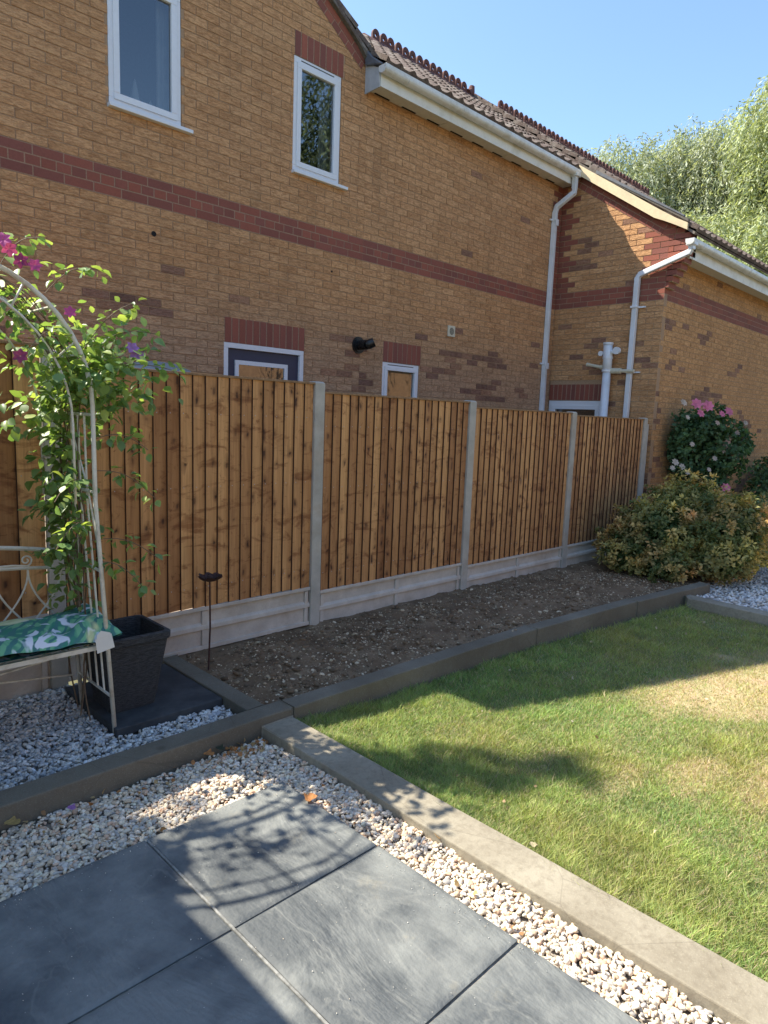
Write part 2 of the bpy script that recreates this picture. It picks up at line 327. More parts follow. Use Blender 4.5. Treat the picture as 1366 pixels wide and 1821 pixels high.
# soil bed
def sz(x, y):
    k = 1 - .8 * max(0, min(1, (y - 3.75) / .22))
    return .015 + .035 * k * fbm(x, y, 2.2, 3, 5) + .030 * k * fbm(x, y, 9, 3, 6) + .038 * max(0, fbm(x, y, 16, 3, 7)) + .012 * max(0, 1 - (4.0 - y) / .35) * (.4 + fbm(x, y, 4, 2, 8)) - .035 * max(0, (x - 5) / 3)
g = MB(); g.grid(lambda u, v: (2.06 + u * 7.0, 2.62 + v * 1.48, sz(2.06 + u * 7.0, 2.62 + v * 1.48) if 2.62 + v * 1.48 > 2.85 - max(0, (u * 7 + 2.06 - 4.4)) * .1 else -.25), 460, 98)
struct(g.build('soil', M['soil'], smooth=True))
# ---------------------------------------------------------------- pebbles
def icos(sub, seed, flat=(1, .75, .55), amp=.16):
    import bmesh
    bm = bmesh.new(); bmesh.ops.create_icosphere(bm, subdivisions=sub, radius=1)
    rs = random.Random(seed); cuts = [(Vector((rs.gauss(0, 1), rs.gauss(0, 1), rs.gauss(0, 1))).normalized(), rs.uniform(.62, .9)) for _ in range(5)]
    V = []
    for v in bm.verts:
        p = v.co.copy()
        for nrm, d in cuts:
            e = p.dot(nrm) - d
            if e > 0: p -= nrm * e * .85
        p *= 1 + amp * mnoise.noise(p * 1.7 + Vector((seed * 9.1, 0, 0)))
        V.append((p.x * flat[0], p.y * flat[1], p.z * flat[2]))
    F = [tuple(v.index for v in f.verts) for f in bm.faces]; bm.free(); return V, F
PEB = [icos(2, i, (1, random.uniform(.6, .85), random.uniform(.45, .7))) for i in range(6)]
PEBL = [icos(1, i + 20, (1, random.uniform(.6, .85), random.uniform(.45, .7))) for i in range(6)]
PALG = np.array([(.80, .76, .69), (.76, .73, .68), (.82, .76, .64), (.66, .65, .63), (.50, .51, .52), (.76, .64, .49), (.68, .50, .38), (.80, .77, .73), (.78, .70, .57), (.80, .74, .62)])
PALB = np.array((1.32, 1.25, 1.17)) * np.array([(.62, .62, .62), (.55, .57, .60), (.42, .45, .49), (.66, .65, .63), (.32, .35, .39), (.50, .50, .50), (.56, .52, .46), (.70, .70, .69)])
def pebbles(name, pts, size, pal, tm=PEB, label=''):
    N = len(pts); m = rotmats(N)
    m[:, 2, :] *= .75                                      # squashed a little, as they lie
    s = size * RNG.uniform(.6, 1.35, N) * RNG.choice([1, 1, 1, 1.35], N); m = m * s[:, None, None]
    c = pal[RNG.integers(0, len(pal), N)] * RNG.uniform(.66, 1.12, (N, 1)) * (np.array((1.06, .97, .86)) if 'patio' in name else 1)
    
    return stuff(inst(name, tm, pts, m, np.clip(c, 0, .86), M['stone']), label, 'gravel')
SLABX = [(-.885, -.235), (-.225, .425), (.435, 1.085), (1.098, 1.743)]
SLABY = [(1.722, 2.344), (1.062, 1.712), (.40, 1.052), (-.26, .39), (-.92, -.27)]
pts = []
while len(pts) < 13500:
    x = random.uniform(-.6, 1.97); y = random.uniform(-.4, 2.83)
    if x < 1.735 and y < 2.335: continue
    if x < .2 and y > 2.3 and random.random() < .6: continue
    e = min(abs(x - 1.743), abs(y - 2.344)) if (y < 2.35 or x < 1.75) else 1
    pts.append((x, y, gz(x, y) - .012 + random.uniform(-.006, .012) - (.004 if e < .02 else 0)))
pebbles('patio_gravel', np.array(pts), .0115, PALG, PEB, 'cream white and grey stones filling the strip round the patio slabs')
pts = []
while len(pts) < 9000:
    x = random.uniform(.05, 1.965); y = random.uniform(2.9, 4.0)
    if 1.35 < x < 1.97 and 3.23 < y < 3.96: continue
    pts.append((x, y, gz2(x, y) - .012 + random.uniform(-.008, .014)))
pebbles('bench_gravel', np.array(pts), .0125, PALB, PEB, 'blue grey and white stones under and before the metal bench')
pts = []
while len(pts) < 15000:
    x = random.uniform(7.0, 11.5); y = random.uniform(.6, 4.0)
    if random.random() > (8.2 / x) ** 2: continue
    pts.append((x, y, -.06 + random.uniform(-.008, .014)))
pebbles('far_gravel', np.array(pts), .019, PALB * 1.08, PEBL, 'white stone chippings beyond the lawn beside the shrub')
# chips, clods and dead bits on the soil
pts = []; N = 12500
while len(pts) < N:
    x = random.uniform(2.1, 7.4); y = random.uniform(2.86 - max(0, x - 4.4) * .1, 3.97)
    if fbm(x, y, 2.4, 2, 9) < random.uniform(-.45, .4): continue
    pts.append((x, y, sz(x, y) + .002))
m = rotmats(N); m[:, 2, :] *= .6; s = .0058 * np.exp(RNG.normal(0, .6, N)); s = np.minimum(s, .026); big_ = RNG.random(N) < .05; s = np.where(big_, RNG.uniform(.016, .040, N), s); m *= s[:, None, None]
pal = np.array((1.45, 1.32, 1.12)) * np.array([(.32, .27, .20), (.40, .35, .27), (.20, .15, .10), (.11, .08, .055), (.13, .095, .065), (.25, .20, .14), (.50, .45, .37)])
cc_ = pal[RNG.integers(0, 7, N)]; cc_[big_] = np.array((.17, .11, .06)) * RNG.uniform(.7, 1.3, (big_.sum(), 1))
stuff(inst('soil_litter', PEBL, np.array(pts), m, cc_, M['chip']), 'small clods flints and bark bits strewn over the bare soil', 'soil litter')

# ---------------------------------------------------------------- patio slabs
k = 0
place = ['half shaded slab at the patio corner with leafy shadows', 'slab with pale veins next to the lawn side gravel', 'sunlit slab with a tan stain at the bottom edge of the view', 'slab nearest below the stained one', 'last slab of the right column']
place2 = ['shaded slab left of the slab with the leaf shadows', 'shaded slab left of the pale veined slab', 'shaded slab at the lower left foot of the view', 'shaded slab further toward the viewer', 'last shaded slab of the column']
for i, (x0, x1) in enumerate(SLABX):
    for j, (y0, y1) in enumerate(SLABY):
        if i == 0 and j > 2 or i == 1 and j > 3: continue
        b = MB(); nx = 26
        dz = random.uniform(-.0015, .0015)
        def top(u, v):
            x = x0 + (x1 - x0) * u; y = y0 + (y1 - y0) * v
            e = min(u, v, 1 - u, 1 - v) * .65
            return (x, y, dz + .004 * fbm(x * 1.5, y * .6, 3.0, 4, 2 + i + j * 3) - .006 * max(0, 1 - e / .012) ** 2)
        b.grid(top, nx * 2, nx * 2)
        b.box(x0 + .001, x1 - .001, y0 + .001, y1 - .001, -.04, -.010)
        vs = []
        for (ax, ay, bx, by) in ((0, 0, 1, 0), (1, 0, 1, 1), (1, 1, 0, 1), (0, 1, 0, 0)):
            for t in range(12):
                pa = top(ax + (bx - ax) * t / 12, ay + (by - ay) * t / 12); pb = top(ax + (bx - ax) * (t + 1) / 12, ay + (by - ay) * (t + 1) / 12)
                b.add([pa, pb, (pb[0], pb[1], -.03), (pa[0], pa[1], -.03)], [(0, 1, 2, 3)])
        lb = (place[j] if i == 3 else place2[j] if i == 2 else 'dark slab %s, left of the shaded column' % ['furthest', 'second furthest', 'middle', 'nearest'][j] if i == 1 else 'dark slab %s, in the outermost left column' % ['furthest', 'middle', 'nearest'][j])
        tag(b.build('paving_slab', M['slate'], smooth=True), 'dark grey riven ' + lb, 'paving slab', 'dark slate paving slabs of the patio')
b = MB()
b.box(1.0875, 1.0965, -.9, 2.335, -.04, -.003)
b2 = MB()
for yy in (1.712, 1.052, .39): b2.box(-.88, 1.743, yy, yy + .010, -.04, -.012)
for xx in (-.235, .425): b2.box(xx, xx + .010, -.9, 2.34, -.04, -.012)
struct(b.build('pale_paving_joint', M['joint'], bevel=.003)); struct(b2.build('dark_paving_joint', M['bed']))

# ---------------------------------------------------------------- timber sleepers
def sleeper(pl, pr, h0, h1, label, seg=14, mt='sleeper'):
    """long block whose plan runs from end pair pl to end pair pr, with slightly wavy faces"""
    b = MB(); rs = random.Random(label); ph = rs.uniform(0, 50)
    (ax, ay), (bx, by) = pl; (cx, cy), (dx, dy) = pr
    ring = []
    for i in range(seg + 1):
        t = i / seg
        f = Vector((ax + (cx - ax) * t, ay + (cy - ay) * t, 0)); k = Vector((bx + (dx - bx) * t, by + (dy - by) * t, 0))
        w = (k - f).normalized(); o = .003 * mnoise.noise(Vector((t * 7 + ph, 0, 0))); o2 = .003 * mnoise.noise(Vector((t * 7 + ph, 5, 0))); z = h1 + .003 * mnoise.noise(Vector((t * 6 + ph, 9, 0)))
        ring += [f + w * o + Vector((0, 0, h0)), f + w * o + Vector((0, 0, z)), k + w * o2 + Vector((0, 0, z + .001)), k + w * o2 + Vector((0, 0, h0))]
    fs = []
    for i in range(seg):
        for j in range(4): fs.append((i * 4 + j, i * 4 + (j + 1) % 4, (i + 1) * 4 + (j + 1) % 4, (i + 1) * 4 + j))
    fs += [(0, 1, 2, 3), (seg * 4 + 3, seg * 4 + 2, seg * 4 + 1, seg * 4)]
    b.add(ring, fs); o = b.build('timber_sleeper', M[mt], bevel=.006)
    return tag(o, label, 'sleeper', 'weathered timber sleepers edging the beds and lawn')
ZT = .05
sleeper(((-.45, 2.842), (-.45, 2.972)), ((2.172, 2.842), (2.172, 2.972)), -.14, ZT, 'grey brown sleeper on edge between patio gravel and bench gravel')
sleeper(((2.180, 2.840), (2.180, 2.965)), ((4.52, 2.785), (4.52, 2.905)), -.18, ZT, 'sleeper on edge between soil and lawn, starting at the pale flat timber')
sleeper(((4.528, 2.785), (4.528, 2.902)), ((6.02, 2.662), (6.03, 2.782)), -.2, ZT - .004, 'second sleeper from the flat timber between soil and shaded lawn')
sleeper(((6.028, 2.660), (6.038, 2.778)), ((7.35, 2.49), (7.37, 2.61)), -.2, ZT - .008, 'furthest sleeper of the soil bed, ending under the golden shrub')
sleeper(((1.966, -.20), (2.163, -.20)), ((1.972, 2.838), (2.172, 2.838)), -.12, .003, 'pale flat wide timber between stone strip and lawn, crossed by leafy shadows', mt='sleeper_sunlit')
sleeper(((1.960, -1.9), (2.162, -1.9)), ((1.966, -.208), (2.163, -.208)), -.12, .001, 'flat timber continuing the lawn edge toward the viewer', mt='sleeper_sunlit')
sleeper(((1.972, 2.975), (2.085, 2.975)), ((1.972, 3.985), (2.085, 3.985)), -.1, ZT - .004, 'short sleeper between the planter slab and the bare soil, running to the fence')
sleeper(((6.74, .2), (6.90, .2)), ((6.80, 2.50), (6.97, 2.62)), -.2, -.015, 'low flat timber between far lawn and white chippings', mt='sleeper_sunlit')

# ---------------------------------------------------------------- lawn
def dryness(x, y):
    d = 0
    for cx, cy, rx, ry, s in ((4.95, 1.33, .80, .36, .9), (4.45, 1.62, .45, .25, .75), (3.40, 1.12, .28, .13, .6), (3.68, .82, .50, .13, .6), (3.06, 1.36, .26, .10, .5), (5.9, 1.0, .9, .5, .9), (4.3, .75, .4, .18, .45), (2.9, 1.75, .2, .1, .3)):
        q = ((x - cx) / rx) ** 2 + ((y - cy) / ry) ** 2
        q *= 1 + 1.3 * fbm(x, y, 3.5, 3, 4)
        d = max(d, s * max(0, 1 - q ** 1.5 * .6))
    d += .34 * fbm(x, y, 1.8, 3, 11) + .16 * (1 if x > 2.7 else 0) + .10 * fbm(x, y, 9, 2, 12)
    if y > 2.35: d -= .3
    if x < 2.6: d -= .25
    return max(0, min(1, d))
LZ = -.062
def lz(x, y): return -.045 - .045 * max(0, min(1, (x - 2.2) / .5)) * max(0, min(1, (y - .6) / 1.2)) - .03 * max(0, min(1, (x - 3) / 3)) + .008 * fbm(x, y, 1.5, 2, 20)
def turfcol(x, y):
    d = dryness(x, y); g0 = Vector((.14, .185, .07)); s0 = Vector((.46, .33, .21)).lerp(Vector((.40, .36, .19)), max(0, min(1, .5 + 1.5 * fbm(x, y, 7, 2, 51)))); return tuple(g0.lerp(s0, d ** 1.1))
g = MB(); X0, X1, Y0, Y1 = 2.12, 7.0, -4.0, 2.9
g.grid(lambda u, v: (X0 + u * (X1 - X0), Y0 + v * (Y1 - Y0), lz(X0 + u * (X1 - X0), Y0 + v * (Y1 - Y0))), 120, 170, cf=lambda u, v: turfcol(X0 + u * (X1 - X0), Y0 + v * (Y1 - Y0)))
struct(g.build('lawn', M['turf'], smooth=True))
BL = [([(-.5, 0, 0), (.5, 0, 0), (-.38, .18, .5), (.38, .18, .5), (0, c, 1)], [(0, 1, 3, 2), (2, 3, 4)]) for c in (.3, .6, .9)]
P = []; S = []; Cc = []; 
NB = 400000; tries = 0
dcache = {}
while len(P) < NB:
    x = 2.155 + (6.88 - 2.155) * random.random() ** 1.25; y = random.uniform(-1.2, 2.83)
    lim = 2.835 - max(0, x - 2.2) * .025 - max(0, x - 4.52) * .085
    if y > lim: continue
    if y < -.2 and x < 2.6 and random.random() < .5: continue
    rr = math.hypot(x, y)
    if random.random() > min(1, (3.4 / rr) ** 1.3): continue
    kx = (int(x * 40), int(y * 40)); d = dcache.get(kx)
    if d is None:
        d = dcache[kx] = (dryness(x, y), fbm(x, y, 5, 2, 30), fbm(x, y, 1.1, 2, 31))
    dd, n1, n2 = d
    if dd > .5 and random.random() < (dd - .5) * .55: continue
    edge = 1.3 * max(0, 1 - (lim - y) / .12) + 1.3 * max(0, 1 - (x - 2.17) / .10)
    h = (.020 + .013 * random.random() + .019 * n1) * (1 - .45 * dd) * (1 + .45 * min(edge, 1)) * (1 + .3 * (n2 > .1))
    if random.random() < .012: h *= 1.8
    if random.random() < .70 * dd + .17:
        c = np.array((.60, .47, .31)) * random.uniform(.45, 1.15)
        if random.random() < .4: c = np.array((.52, .48, .22)) * random.uniform(.7, 1.1)
    else:
        c = np.array((.30, .40, .125)) * random.uniform(.55, 1.3) * (1 + .6 * n1); c[0] *= 1 + .5 * max(-.5, n2) + random.uniform(-.1, .25)
    P.append((x, y, lz(x, y) - .002)); S.append((h, random.uniform(.0014, .0030) * (1 + .12 * rr))); Cc.append(c)
P = np.array(P); S = np.array(S); Cc = np.array(Cc); N = len(P)
an = RNG.uniform(0, 2 * math.pi, N); ln = RNG.normal(0, 1.15, N)
zx = np.zeros((N, 3, 3)); ca, sa = np.cos(an), np.sin(an)
zx[:, 0, 0] = ca * S[:, 1]; zx[:, 1, 0] = sa * S[:, 1]
zx[:, 0, 1] = -sa * S[:, 0]; zx[:, 1, 1] = ca * S[:, 0]
zx[:, 0, 2] = ca * ln * S[:, 0] * .6; zx[:, 1, 2] = sa * ln * S[:, 0] * .6; zx[:, 2, 2] = S[:, 0]
stuff(inst('grass', BL, P, zx, Cc, M['grass'], smooth=False), 'short mown grass with dry straw patches between the timber edges', 'grass')

# ---------------------------------------------------------------- brickwork
YW = 5.72; XR = 9.161; YF = 4.065
BANDZ0 = 3.352; ZO = BANDZ0 % .075   # bottom of the three red courses
fr_main = lambda u, z, d: (u, YW - d, z)
fr_ret = lambda u, z, d: (XR - d, u, z)
fr_wing = lambda u, z, d: (u, YF - d, z)
def clip(poly, a, b, c):           # keep a*u+b*z<=c
    out = []
    for i in range(len(poly)):
        p, q = poly[i], poly[(i + 1) % len(poly)]; fp = a * p[0] + b * p[1] - c; fq = a * q[0] + b * q[1] - c
        if fp <= 0: out.append(p)
        if fp * fq < 0: t = fp / (fp - fq); out.append((p[0] + (q[0] - p[0]) * t, p[1] + (q[1] - p[1]) * t))
    return out
def extr(mb, poly, fr, d0, d1, m=0, c=(1, 1, 1)):
    n = len(poly)
    if n < 3: return
    mb.add([fr(u, z, d0) for u, z in poly] + [fr(u, z, d1) for u, z in poly], [tuple(range(n, 2 * n))] + [(i, (i + 1) % n, n + (i + 1) % n, n + i) for i in range(n)], m, c)
def brickcol(u, z, seed, lowdark=True):
    q = fbm(u * .8, z * 2.2, 1.6, 2, seed)
    hi = z > 3.0 and seed == 1
    dark = q > (.50 if hi else .31) - (.13 if (z < 2.6 and lowdark) else 0) and random.random() < .6 or random.random() < (.002 if hi else .02)
    low = max(0, min(1, (2.9 - z) / .7)) if seed == 1 else 0
    if dark: c = Vector((.27, .145, .10)).lerp(Vector((.42, .23, .135)), random.random() ** 1.3) * random.uniform(.9, 1.15)
    else: c = Vector((.675, .385, .188)).lerp(Vector((.60, .325, .148)), random.random()).lerp(Vector((.56, .36, .22)), low * .8).lerp(Vector((.66, .37, .15)), .6 if seed == 14 else 0) * random.uniform(.93, 1.07)
    return tuple(c)
RED = lambda: tuple(Vector((.30, .090, .055)).lerp(Vector((.22, .075, .055)), random.random()) * random.uniform(.9, 1.1))
def wall(fr, u0, u1, z0, z1, holes, planes, isred, seed, d=0.0, zoff=0.0, darkfn=brickcol, headers=None):
    mb = MB()
    us = sorted({u0, u1, *[h[0] for h in holes], *[h[1] for h in holes]}); zs = sorted({z0, z1, *[h[2] for h in holes], *[h[3] for h in holes]})
    zs = sorted(set(zs) | {BANDZ0 - .003, BANDZ0 + .228}) if BANDZ0 < z1 else zs
    us = [x for x in us if u0 <= x <= u1]; zs = [x for x in zs if z0 <= x <= z1]
    for i in range(len(us) - 1):
        for j in range(len(zs) - 1):
            cu, cz = (us[i] + us[i + 1]) / 2, (zs[j] + zs[j + 1]) / 2
            if any(h[0] < cu < h[1] and h[2] < cz < h[3] for h in holes): continue
            p = [(us[i], zs[j]), (us[i + 1], zs[j]), (us[i + 1], zs[j + 1]), (us[i], zs[j + 1])]
            for pl in planes: p = clip(p, *pl)
            extr(mb, p, fr, d - .10, d - (.002 if BANDZ0 < cz < BANDZ0 + .225 else .0055), 3 if BANDZ0 < cz < BANDZ0 + .225 else 1)
    row = 0; z = z0 + zoff
    while z < z1:
        zc = z + .0375
        hd = headers and headers(zc); L = .1125 if hd else .225
        off = (.1125 if row % 2 else 0) if not hd else .05625
        u = u0 - off
        while u < u1:
            segs = [(max(u + .005, u0), min(u + L - .005, u1))]
            for h in holes:
                if h[2] - .02 < zc < h[3] + .02:
                    ns = []
                    for a, b in segs:
                        if b <= h[0] or a >= h[1]: ns.append((a, b)); continue
                        if a < h[0]: ns.append((a, h[0]))
                        if b > h[1]: ns.append((h[1], b))
                    segs = ns
            for a, b in segs:
                if b - a < .02: continue
                jz = random.uniform(-.001, .001); jd = random.uniform(-.0012, .0012)
                r = isred((a + b) / 2, zc, row)
                p = [(a, z + .005 + jz), (b, z + .005 + jz), (b, z + .070 + jz), (a, z + .070 + jz)]
                for pl in planes: p = clip(p, *pl)
                extr(mb, p, fr, d - .0055, d + jd, 2 if r else 0, RED() if r else darkfn((a + b) / 2, zc, seed))
            u += L
        z += .075; row += 1
    return mb
BRM = [M['brick'], M['mortar'], M['red'], M['redmortar']]
def soldiers(fr, u0, u1, z0, z1, n):
    mb = MB(); p = (u1 - u0) / n
    extr(mb, [(u0, z0), (u1, z0), (u1, z1), (u0, z1)], fr, -.05, -.0005, 3)
    for i in range(n): extr(mb, [(u0 + i * p + .0065, z0 + .004), (u0 + (i + 1) * p - .0065, z0 + .004), (u0 + (i + 1) * p - .0065, z1 - .004), (u0 + i * p + .0065, z1 - .004)], fr, -.01, .002 + random.uniform(-.001, .001), 2, RED())
    return mb
HOUSE = thing('brick_house', 'tan brick two storey house with red brick bands and white gutters behind the fence', 'house', (5.2, YW, 0))
# openings on the main wall: u0,u1,z0,z1
W1 = (2.432, 3.063, 4.045, 5.10); W2 = (4.243, 4.850, 4.025, 5.085); DR = (3.485, 4.43, 0.15, 2.305); SW = (5.58, 6.205, 1.25, 2.295)
GPX, GPZ, GS = 3.68, 6.39, .635
VL = (GS * 1.0, -1.0)
def red_main(u, z, row):
    if BANDZ0 < z < BANDZ0 + .225: return True
    k = int((z - ZO) / .075) % 4
    if u > 9.161 - (.16 if k in (0, 1) else .10) - .06 and z > BANDZ0: return True    # red quoin at the inner corner
    return False
lint = 0.222
holes = [W1, (W1[0] - .01, W1[1] + .02, W1[3], W1[3] + lint), W2, (W2[0] + .005, W2[1] + .02, W2[3] + .0, W2[3] + lint), (DR[0], DR[1], DR[2], DR[3]), (DR[0] + .005, DR[1] + .008, DR[3], DR[3] + lint + .012), SW, (SW[0], SW[1] + .02, SW[3], SW[3] + .235)]
# roof planes above the wall: gable on the left, level eave on the right of 5.2
mb = wall(fr_main, 1.40, 5.215, ZO, 6.5, holes, [(GS, 1, GPZ + GS * GPX - .03), (-GS, 1, GPZ - GS * GPX - .03)], red_main, 1, headers=lambda z: BANDZ0 + .075 < z < BANDZ0 + .15)
mb.build('wall', BRM, HOUSE)
mb = wall(fr_main, 5.215, XR, ZO, 5.12, [(SW[0], SW[1], SW[2], SW[3]), holes[-1]], [], red_main, 1, headers=lambda z: BANDZ0 + .075 < z < BANDZ0 + .15)
mb.build('wall', BRM, HOUSE)
# wall courses between 0 and ZO are below the fence; plinth and side wall close the box
b = MB(); b.box(1.40, XR + .3, YW - .012, YW + .1, -.16, ZO); b.box(1.401, 1.5, YW + .1, 9.4, -.16, 4.93); b.box(1.42, 16.2, 9.3, 9.42, -.16, 5.1); b.build('plinth', M['mortar'], HOUSE)
# raking red verge courses of the gable (two courses under the verge)
def raking(fr, p0, p1, name='raking_red_course', rows=2, below=.0, head_row=1):
    mb = MB(); (ax, az), (bx, bz) = p0, p1; L = math.hypot(bx - ax, bz - az); t = ((bx - ax) / L, (bz - az) / L); nn = (t[1], -t[0])
    if nn[1] > 0: nn = (-nn[0], -nn[1])
    P_ = lambda s, q: (ax + t[0] * s + nn[0] * q, az + t[1] * s + nn[1] * q)
    H = rows * .075
    extr(mb, [P_(0, below), P_(L, below), P_(L, below + H), P_(0, below + H)], fr, -.02, .0015, 1)
    for r in range(rows):
        l = .1125 if r == head_row else .225; s = -l * .5 * (r % 2)
        while s < L - .02:
            a, b_ = max(0, s + .005), min(L, s + l - .005); q0 = below + r * .075 + .005; q1 = below + r * .075 + .070
            if b_ - a > .02: extr(mb, [P_(a, q0), P_(b_, q0), P_(b_, q1), P_(a, q1)], fr, -.01, .0045, 2, RED())
            s += l
    return mb.build(name, [M['brick'], M['redmortar'], M['red']], HOUSE)
raking(fr_main, (GPX, GPZ - .05), (5.19, GPZ - .05 - GS * (5.19 - GPX)), rows=2)
raking(fr_main, (1.45, GPZ - .05 - GS * (GPX - 1.45)), (GPX, GPZ - .05), rows=2)
# return wall (faces left) and wing front wall
RW = (4.815, 5.716, .9, 2.006); RL = (4.83, 5.716, 2.012, 2.245)
WS = .667; WZ = 5.26       # verge line: z = WZ - WS*(5.34-Y)
def red_ret(u, z, row):
    if BANDZ0 - .0 < z < BANDZ0 + .225: return True
    k = int((z - ZO) / .075) % 4
    if z > BANDZ0 and u > YW - (.225 if k in (0, 1) else .12): return True
    if z > 3.5 and u < 4.52 + (z - 3.55) * .15 and u < 4.36 + .115 * (k % 2): return True
    return False
mb = wall(fr_ret, YF, YW, ZO, 5.6, [RW, RL], [(-WS, 1, WZ - WS * 5.34 - .09)], red_ret, 4, d=0)
mb.build('wall', BRM, HOUSE)
def dark_wing(u, z, seed):
    c = brickcol(u, z, seed, False)
    return c
mb = wall(fr_wing, XR + .01, 16.2, ZO, 3.93, [], [], lambda u, z, row: BANDZ0 < z < BANDZ0 + .225, 14, headers=lambda z: False)
mb.build('wall', BRM, HOUSE)
b = MB(); b.box(XR + .11, 16.3, YF + .1, YF + .16, -.16, 3.9); b.box(XR - .001 + .012, 16.2, YF + .012, YF + .1, -.16, ZO); b.box(16.2, 16.3, YF, 9.4, -.16, 4); b.build('inner_skin', M['mortar'], HOUSE)
# corbelled kneeler at the wing corner: each course steps out toward the garden, red brick, up to the bargeboard
mb = MB(); i = 0; z = BANDZ0 + .150
while z < 4.28:
    yl = max(YF - .046 * (i + 1), 3.795); yt = 5.34 - (WZ - .10 - z) / WS
    if i > 6: yl = max(yl, yt)
    if yl > YF: break
    ym = yl + (.11 if i % 2 else .2)
    for a, e in ((yl, min(ym, YF) - .005), (min(ym, YF) + .005, YF + .0)):
        if e - a > .02: mb.box(XR - .002, XR + .22, a, e, z + .005, z + .070, 2, RED())
    mb.box(XR + .006, XR + .212, yl + .006, YF - .002, z - .005, z + .0805 if z < 4.1 else z + .07, 1); z += .075; i += 1
mb.build('corbel', BRM, HOUSE)
raking(fr_ret, (5.42, WZ + WS * .08 - .13), (4.10, WZ - WS * (5.34 - 4.10) - .115), rows=2, head_row=1)
for (h, n_) in ((holes[1], 9), (holes[3], 8), (holes[5], 12), (holes[7], 8)): soldiers(fr_main, *h, n_).build('brick_lintel', BRM, HOUSE)
soldiers(fr_ret, *RL, 12).build('brick_lintel', BRM, HOUSE)
# ---- windows
def window(fr, o, frame=.055, sash=.05, glass='glass', sill=True, d=-.005, vent=False, side=1, curtain=None):
    u0, u1, z0, z1 = o; mb = MB()
    def ring(a, b, c, e, t, d0, d1):
        for p in ([(a, c), (b, c), (b, c + t), (a, c + t)], [(a, e - t), (b, e - t), (b, e), (a, e)], [(a, c + t), (a + t, c + t), (a + t, e - t), (a, e - t)], [(b - t, c + t), (b, c + t), (b, e - t), (b - t, e - t)]):
            extr(mb, p, fr, d0, d1)
    ring(u0 + .004, u1 - .004, z0 + .01, z1 - .002, frame, d - .07, d)
    ring(u0 + frame - .012, u1 - frame + .012, z0 + frame, z1 - frame + .002, sash, d - .05, d + .014)
    o_ = mb.build('window', M['upvc'], HOUSE, bevel=.004)
    q = frame + sash - .02
    g = MB(); extr(g, [(u0 + q, z0 + q), (u1 - q, z0 + q), (u1 - q, z1 - q), (u0 + q, z1 - q)], fr, d - .03, d - .012); g.build('pane', M[glass], o_)
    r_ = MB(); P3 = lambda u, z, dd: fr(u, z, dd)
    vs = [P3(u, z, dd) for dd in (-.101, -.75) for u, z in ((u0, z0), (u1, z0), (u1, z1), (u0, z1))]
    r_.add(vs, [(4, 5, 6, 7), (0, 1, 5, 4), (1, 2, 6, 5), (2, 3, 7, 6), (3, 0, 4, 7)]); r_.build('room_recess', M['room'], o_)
    if curtain:
        a, e = curtain; c_ = MB(); c_.grid(lambda u, v: fr(a + (e - a) * u, z0 + .03 + (z1 - z0 - .06) * v, -.13 + .016 * math.sin(u * (e - a) * 150)), 40, 2); c_.build('curtain', M['curtain'], o_, smooth=True)
    s = MB(); i = q - .006                                       # dark rubber gasket round the glass
    for p in ([(u0 + i, z0 + i), (u1 - i, z0 + i), (u1 - i, z0 + i + .008), (u0 + i, z0 + i + .008)], [(u0 + i, z1 - i - .008), (u1 - i, z1 - i - .008), (u1 - i, z1 - i), (u0 + i, z1 - i)], [(u0 + i, z0 + i), (u0 + i + .008, z0 + i), (u0 + i + .008, z1 - i), (u0 + i, z1 - i)], [(u1 - i - .008, z0 + i), (u1 - i, z0 + i), (u1 - i, z1 - i), (u1 - i - .008, z1 - i)]): extr(s, p, fr, d - .02, d - .009)
    s.build('gasket', M['black'], o_)
    if sill:
        s = MB(); extr(s, [(u0 - .01, z0 - .022), (u1 + .085, z0 - .022), (u1 + .085, z0 + .008), (u0 - .01, z0 + .008)], fr, -.02, .05); s.build('sill', M['upvc'], o_, bevel=.004)
    if vent:
        s = MB(); extr(s, [(u0 + .09, z1 - .033), (u1 - .1, z1 - .033), (u1 - .1, z1 - .025), (u0 + .09, z1 - .025)], fr, d, d + .003); s.build('trickle_vent', M['black'], o_)
    return o_
window(fr_main, W1, curtain=(2.90, 3.06)); window(fr_main, W2, glass='glassg', vent=True, curtain=(4.66, 4.84)); window(fr_main, SW, .05, .045, 'glassg', False, vent=True); window(fr_ret, RW, .07, .06, 'glassg', False)
# door
mb = MB(); u0, u1, z0, z1 = DR; t = .048
for p in ([(u0, z1 - t), (u1, z1 - t), (u1, z1), (u0, z1)], [(u0, z0), (u0 + t, z0), (u0 + t, z1 - t), (u0, z1 - t)], [(u1 - t, z0), (u1, z0), (u1, z1 - t), (u1 - t, z1 - t)]): extr(mb, p, fr_main, -.07, .0)
df = mb.build('door_frame', M['upvc'], HOUSE, bevel=.003)
mb = MB(); extr(mb, [(u0 + t, z0), (u1 - t, z0), (u1 - t, z1 - t), (u0 + t, z1 - t)], fr_main, -.07, -.03); dd = mb.build('door', M['door'], df)
mb = MB(); a, b_, e = u0 + .135, u1 - .19, z1 - .155
for p in ([(a, e - .04), (b_, e - .04), (b_, e), (a, e)], [(a, .6), (a + .04, .6), (a + .04, e - .04), (a, e - .04)], [(b_ - .04, .6), (b_, .6), (b_, e - .04), (b_ - .04, e - .04)]): extr(mb, p, fr_main, -.04, -.014)
mb.build('glazing_trim', M['upvc'], df); mb = MB(); extr(mb, [(a + .04, .6), (b_ - .04, .6), (b_ - .04, e - .04), (a + .04, e - .04)], fr_main, -.029, -.026); mb.build('pane', M['glassg'], df)
